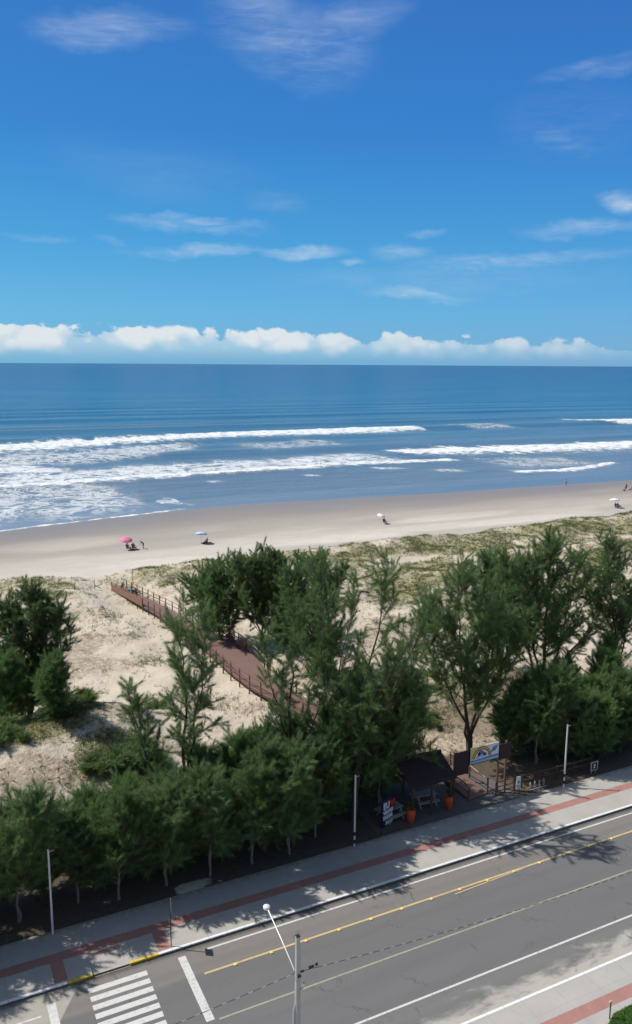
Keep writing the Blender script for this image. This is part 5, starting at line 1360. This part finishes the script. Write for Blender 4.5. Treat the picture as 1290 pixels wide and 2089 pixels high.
def person(pose, label, loc, rz, top_m, leg_m, bare_top=False, hair='hair', scale=1.0, group=None):
    J = POSES[pose]
    names = list(J); idx = {n_: i for i, n_ in enumerate(names)}
    co = [Vector(J[n_]) for n_ in names]
    E_ = [('pel', 'che'), ('che', 'nek'), ('nek', 'hed'), ('hed', 'top')]
    for s_ in 'LR': E_ += [('pel', 'h' + s_), ('h' + s_, 'k' + s_), ('k' + s_, 'a' + s_), ('a' + s_, 't' + s_), ('che', 's' + s_), ('s' + s_, 'e' + s_), ('e' + s_, 'w' + s_)]
    ed = [(idx[a], idx[b_]) for a, b_ in E_]
    R_ = dict(pel=.125, che=.135, nek=.058, hed=.095, top=.075, h=.095, k=.062, a=.042, t=.034, s=.062, e=.043, w=.030)
    rr = [R_[n_] if n_ in R_ else R_[n_[0]] for n_ in names]
    for s_ in 'LR':                                  # palm, four fingers and a thumb
        wv_, ev_ = Vector(J['w' + s_]), Vector(J['e' + s_]); f_ = (wv_ - ev_).normalized(); sd_ = f_.cross(Vector((0, 0, 1)) if abs(f_.z) < .9 else Vector((0, 1, 0))).normalized()
        pi_ = len(co); co.append(wv_ + f_ * .07); rr.append(.028); ed.append((idx['w' + s_], pi_))
        for k, (o, ln) in enumerate(((-.033, .075), (-.011, .085), (.011, .08), (.033, .062))):
            b0 = len(co); co += [co[pi_] + f_ * (.02 + .4 * ln) + sd_ * o, co[pi_] + f_ * (.02 + .85 * ln) + sd_ * o * 1.1 + Vector((0, 0, -.02))]; rr += [.0095, .008]; ed += [(pi_, b0), (b0, b0 + 1)]
        b0 = len(co); co.append(wv_ + f_ * .075 + sd_ * .055); rr.append(.010); ed.append((idx['w' + s_], b0))
    me = bpy.data.meshes.new('person'); me.from_pydata(co, ed, [])
    o = bpy.data.objects.new('person', me); COL.objects.link(o)
    sk = o.modifiers.new('skin', 'SKIN'); sk.use_smooth_shade = True
    for i, v in enumerate(me.skin_vertices[0].data): v.radius = (rr[i], rr[i] * (0.78 if i < len(names) and names[i] in ('pel', 'che') else 1.0)); v.use_root = (i == idx['pel'])
    ss = o.modifiers.new('sub', 'SUBSURF'); ss.levels = ss.render_levels = 1
    C.view_layer.update()
    m2 = bpy.data.meshes.new_from_object(o.evaluated_get(C.evaluated_depsgraph_get()))
    bpy.data.objects.remove(o); m2.name = 'person'
    m2.materials.clear()
    for q in ('skin', top_m, leg_m): m2.materials.append(M[q])
    legs = [('pel', 'hL'), ('pel', 'hR'), ('hL', 'kL'), ('hR', 'kR')]; tops = [('pel', 'che'), ('che', 'nek'), ('che', 'sL'), ('che', 'sR'), ('sL', 'eL'), ('sR', 'eR')]
    def near(p, a, b_):
        a, b_ = Vector(J[a]), Vector(J[b_]); t_ = max(0, min(1, (p - a).dot(b_ - a) / (b_ - a).length_squared)); return (p - a - (b_ - a) * t_).length, t_
    for f_ in m2.polygons:
        best, bb, bt_ = 9, None, 0
        for e_ in E_:
            d_, t_ = near(f_.center, *e_)
            if d_ < best: best, bb, bt_ = d_, e_, t_
        mi = 0
        if bb in legs: mi = 2
        elif bb in tops and not bare_top and not (bb[0] in ('sL', 'sR') and bt_ > .75) and not (bb == ('che', 'nek') and bt_ > .85): mi = 1
        if bb == ('pel', 'che') and bt_ < .22: mi = 2
        f_.material_index = mi; f_.use_smooth = True
    r = link_mesh('person', m2); r.location = loc; r.rotation_euler = (0, 0, rz); r.scale = (scale,) * 3
    tag(r, label, 'person', group)
    h_, t_ = Vector(J['hed']), Vector(J['top']); ax = (t_ - h_).normalized()
    fw_ = Vector((0, -1, 0)); fw_ = (fw_ - ax * fw_.dot(ax)).normalized(); lf = ax.cross(fw_)
    bm = bmesh.new(); bmesh.ops.create_uvsphere(bm, u_segments=14, v_segments=9, radius=1.0)
    for v in bm.verts:
        p = v.co.copy()
        if p.y < -0.35 and p.z < 0.55: p *= 0.55      # hairline leaves the face free
        v.co = h_ + ax * (.045 + p.z * .098) + lf * (p.x * .098) - fw_ * (p.y * .105 + .012)
    hm = bpy.data.meshes.new('hair'); bm.to_mesh(hm); bm.free(); hm.materials.append(M[hair]); hm.polygons.foreach_set('use_smooth', [True] * len(hm.polygons)); link_mesh('hair', hm, r)
    fb = MB()
    for s_ in (-1, 1):
        c_ = h_ + fw_ * .088 + lf * (.034 * s_) + ax * .012; fb.lathe([(.004, -.006), (.011, 0), (.004, .006)], tuple(c_), 6)
    fb.build('eyes', M['black_paint'], r)
    nb2 = MB(); c_ = h_ + fw_ * .09 - ax * .02; nb2.add([c_ + lf * .014, c_ - lf * .014, c_ + fw_ * .026 - ax * .012, c_ + ax * .035], [(0, 2, 3), (1, 3, 2), (0, 1, 2), (0, 3, 1)]); nb2.build('nose', M['skin'], r)
    return r
def parasol(label, loc, mat, rz=0.0, tilt=0.0, rad_=1.05, hgt=2.05, alt=None):
    r = thing('beach_parasol', label, 'parasol', loc, rz, 'parasols on the beach')
    mb = MB(); mb.tube([(0, 0, -0.2), (0, 0, hgt - 0.35)], 0.02, 7); mb.build('pole', M['pole_white'], r)
    nseg = 8; sub = 4; rings = 6; mb = MB(); vs, fs = [(0, 0, 0.40)], []
    for i in range(1, rings + 1):
        u = i / rings
        for k in range(nseg * sub):
            a = 2 * math.pi * k / (nseg * sub); sag_ = abs(math.sin(a * nseg / 2))
            rr = rad_ * math.sin(u * 1.15) / math.sin(1.15) * (1 - 0.05 * u * sag_)
            vs.append((rr * math.cos(a), rr * math.sin(a), 0.40 * (1 - u ** 1.9) - 0.02 * u * sag_))
    n_ = nseg * sub
    for k in range(n_): fs.append((0, 1 + k, 1 + (k + 1) % n_))
    for i in range(rings - 1):
        for k in range(n_): fs.append((1 + i * n_ + k, 1 + (i + 1) * n_ + k, 1 + (i + 1) * n_ + (k + 1) % n_, 1 + i * n_ + (k + 1) % n_))
    for k in range(n_):                                # short hanging valance
        a, b_ = vs[1 + (rings - 1) * n_ + k], vs[1 + (rings - 1) * n_ + (k + 1) % n_]; q = len(vs); vs += [(a[0], a[1], a[2] - .09), (b_[0], b_[1], b_[2] - .09)]; fs.append((1 + (rings - 1) * n_ + k, q, q + 1, 1 + (rings - 1) * n_ + (k + 1) % n_))
    mb.add(vs, fs); me_o = mb.build('canopy', [mat] if alt is None else [mat, alt], r, smooth=True)
    if alt is not None:
        for p in me_o.data.polygons: p.material_index = int((math.atan2(p.center.y, p.center.x) + math.pi) / (2 * math.pi) * 8) % 2
    me_o.location = (0, 0, hgt - 0.38); me_o.rotation_euler = (tilt, 0, 0)
    mb = MB(); mb.tube([(0, 0, .36), (0, 0, .50)], [.03, .008], 6); f_ = mb.build('finial', M['pole_white'], me_o)
    return r
def beach_chair(label, loc, rz, mat):
    r = thing('beach_chair', label, 'chair', loc, rz, 'low folding beach chairs')
    mb = MB(); mb.add([(-.26, -.26, .30), (.26, -.26, .30), (.26, .20, .22), (-.26, .20, .22), (-.26, -.26, .285), (.26, -.26, .285), (.26, .20, .205), (-.26, .20, .205)], [(0, 1, 2, 3), (7, 6, 5, 4), (0, 4, 5, 1), (1, 5, 6, 2), (2, 6, 7, 3), (3, 7, 4, 0)]); mb.build('seat', mat, r)
    mb = MB(); mb.add([(-.26, .22, .24), (.26, .22, .24), (.26, .46, .86), (-.26, .46, .86), (-.26, .235, .235), (.26, .235, .235), (.26, .475, .855), (-.26, .475, .855)], [(0, 1, 2, 3), (7, 6, 5, 4), (0, 4, 5, 1), (1, 5, 6, 2), (2, 6, 7, 3), (3, 7, 4, 0)]); mb.build('backrest', mat, r)
    for s_ in (-.28, .28):
        mb = MB(); mb.tube([(s_, .48, .88), (s_, .2, .22), (s_, -.28, 0)], .013, 6); mb.tube([(s_, -.28, .31), (s_, .30, .0)], .013, 6); mb.tube([(s_, -.28, .50), (s_, .34, .54)], .02, 6); mb.build('frame', M['galvanised'], r)
    return r
def gpos(px, py):
    p = hit(px, py); return (float(p[0]), float(p[1]), tz(p[0], p[1]))
def off(p, dx, dy): return (p[0] + dx, p[1] + dy, tz(p[0] + dx, p[1] + dy))
# pink parasol group
g = gpos(264, 1121)
parasol('bright pink parasol shading three chairs on the left beach', off(g, -.45, 0), M['pink_cloth'], 0.2, rad(12))
beach_chair('dark green beach chair under the pink parasol, left one', off(g, -.15, -.3), rad(35), M['green_cloth'])
person('chair', 'person in dark clothes sitting under the pink parasol', off(g, -.15, -.3), rad(35), 'grey_cloth', 'black_cloth')
beach_chair('dark green beach chair right of the pink parasol', off(g, .75, -.35), rad(20), M['green_cloth'])
person('chair', 'person in red top sitting right of the pink parasol', off(g, .75, -.35), rad(20), 'red_cloth', 'grey_cloth')
mb = MB(); mb.box((0, 0, .16), (.55, .34, .30), bev=.03); o_ = mb.build('cool_box', M['green_cloth']); o_.location = off(g, .30, -.75); tag(o_, 'dark green cool box on the sand by the pink parasol', 'cool box'); mb = MB(); mb.box((0, 0, .33), (.58, .37, .05), bev=.015); mb.build('lid', M['white_cloth'], o_)
person('bend', 'person in black bending forward on the sand right of the pink parasol', off(g, 2.15, -.5), rad(-70), 'black_cloth', 'black_cloth')
# blue parasol
g = gpos(411, 1109)
parasol('pale blue parasol tilted on the sand, above one sitting person', off(g, .0, .0), M['blue_cloth'], rad(150), rad(16), 1.08)
person('ground', 'person sitting on a dark mat in the shade of the pale blue parasol', off(g, 1.0, .1), rad(-60), 'brown_cloth', 'black_cloth')
mb = MB(); mb.box((0, 0, .02), (1.9, .9, .03), bev=.01); o_ = mb.build('beach_mat', M['black_cloth']); o_.location = off(g, .9, 0); tag(o_, 'dark mat on the sand below the pale blue parasol', 'mat')
mb = MB(); mb.box((0, 0, .14), (.36, .22, .24), bev=.06); o_ = mb.build('beach_bag', M['black_cloth']); o_.location = off(g, .45, -.1); tag(o_, 'dark bag on the mat below the pale blue parasol', 'bag')
# white parasol, middle
g = gpos(781, 1069)
parasol('small white parasol on the middle of the beach, strongly tilted', off(g, -.2, .2), M['white_cloth'], rad(60), rad(24), 0.85, 1.9)
beach_chair('dark beach chair beside the tilted white parasol', off(g, .55, 0), rad(15), M['black_cloth'])
person('chair', 'person in dark clothes in the chair beside the tilted white parasol', off(g, .55, 0), rad(15), 'black_cloth', 'brown_cloth')
# white parasol, right
g = gpos(1255, 1036)
parasol('round white parasol by the foredune at the far right', off(g, -.3, 0), M['white_cloth'], rad(140), rad(14), 1.05)
for k, (dx, lb) in enumerate(((.25, 'left'), (.95, 'right'))):
    beach_chair('dark chair beside the far right white parasol, %s of the pair' % lb, off(g, dx, -.2), rad(10 + 20 * k), M['grey_cloth'])
person('chair', 'person sitting close to the pole of the far right white parasol', off(g, .25, -.2), rad(10), 'grey_cloth', 'black_cloth')
person('chair', 'person sitting outside the shade of the far right white parasol', off(g, .95, -.2), rad(30), 'brown_cloth', 'black_cloth')
# group at the right edge near the water
g = gpos(1274, 1002)
person('ground', 'person sitting alone on pale sand near the water, far right', off(g, 0, 0), rad(-120), 'grey_cloth', 'black_cloth')
beach_chair('chair at the right edge near the water', off(g, 1.7, -.3), rad(-140), M['green_cloth'])
person('chair', 'person in a chair at the right edge near the water', off(g, 1.7, -.3), rad(-140), 'green_cloth', 'black_cloth')
person('stand', 'person standing at the right edge beside the chair near the water', off(g, 1.2, .6), rad(150), 'grey_cloth', 'black_cloth')
g = gpos(1155, 991)
person('stand', 'person in dark swimwear walking along the wet sand', g, rad(60), 'brown_cloth', 'black_cloth', True)
# beach end of the boardwalk
def deck_pos(y, o):
    c, nn = deck_at(y); return (c[0] + nn[0] * o, c[1] + nn[1] * o, c[2] + 0.002)
person('crouch', 'person in black crouching at the beach end of the boardwalk', deck_pos(103.6, .05), rad(30), 'black_cloth', 'black_cloth')
person('ground', 'person in teal shirt sitting on the boardwalk deck near the flag pole', deck_pos(101.2, .45), rad(100), 'teal_cloth', 'navy')
person('ground', 'person in navy sitting against the right rail of the boardwalk', deck_pos(100.3, .62), rad(70), 'navy', 'brown_cloth')
mb = MB(); mb.box((0, 0, .2), (.34, .26, .40), bev=.08); o_ = mb.build('backpack', M['teal_cloth']); o_.location = deck_pos(102.2, .30); tag(o_, 'teal backpack on the boardwalk deck beside the sitting people', 'backpack')
fp = thing('flag_pole', 'thin red pole standing at the right rail of the boardwalk end', 'pole', deck_pos(101.6, .86)); mb = MB(); mb.tube([(0, 0, 0), (0, 0, 2.9)], [.035, .025], 7); mb.build('shaft', M['red_cloth'], fp); mb = MB(); mb.lathe([(.0, 2.88), (.05, 2.92), (.0, 2.99)], n=8); mb.build('finial', M['black_paint'], fp)
g = gpos(198, 1203)
ws = thing('white_notice', 'small white notice board with leg braces on the sand path', 'sign', g, rad(-20)); mb = MB(); mb.box((-.3, 0, .62), (.12, .12, 1.24), bev=.01); mb.build('post', M['pole_white'], ws)
mb = MB(); mb.beam((-.3, 0, .35), (.75, .0, .78), .05, .14); mb.build('arm', M['pole_white'], ws); mb = MB(); mb.beam((-.3, .08, .62), (.55, .08, .1), .05, .10); mb.build('brace', M['concrete'], ws)
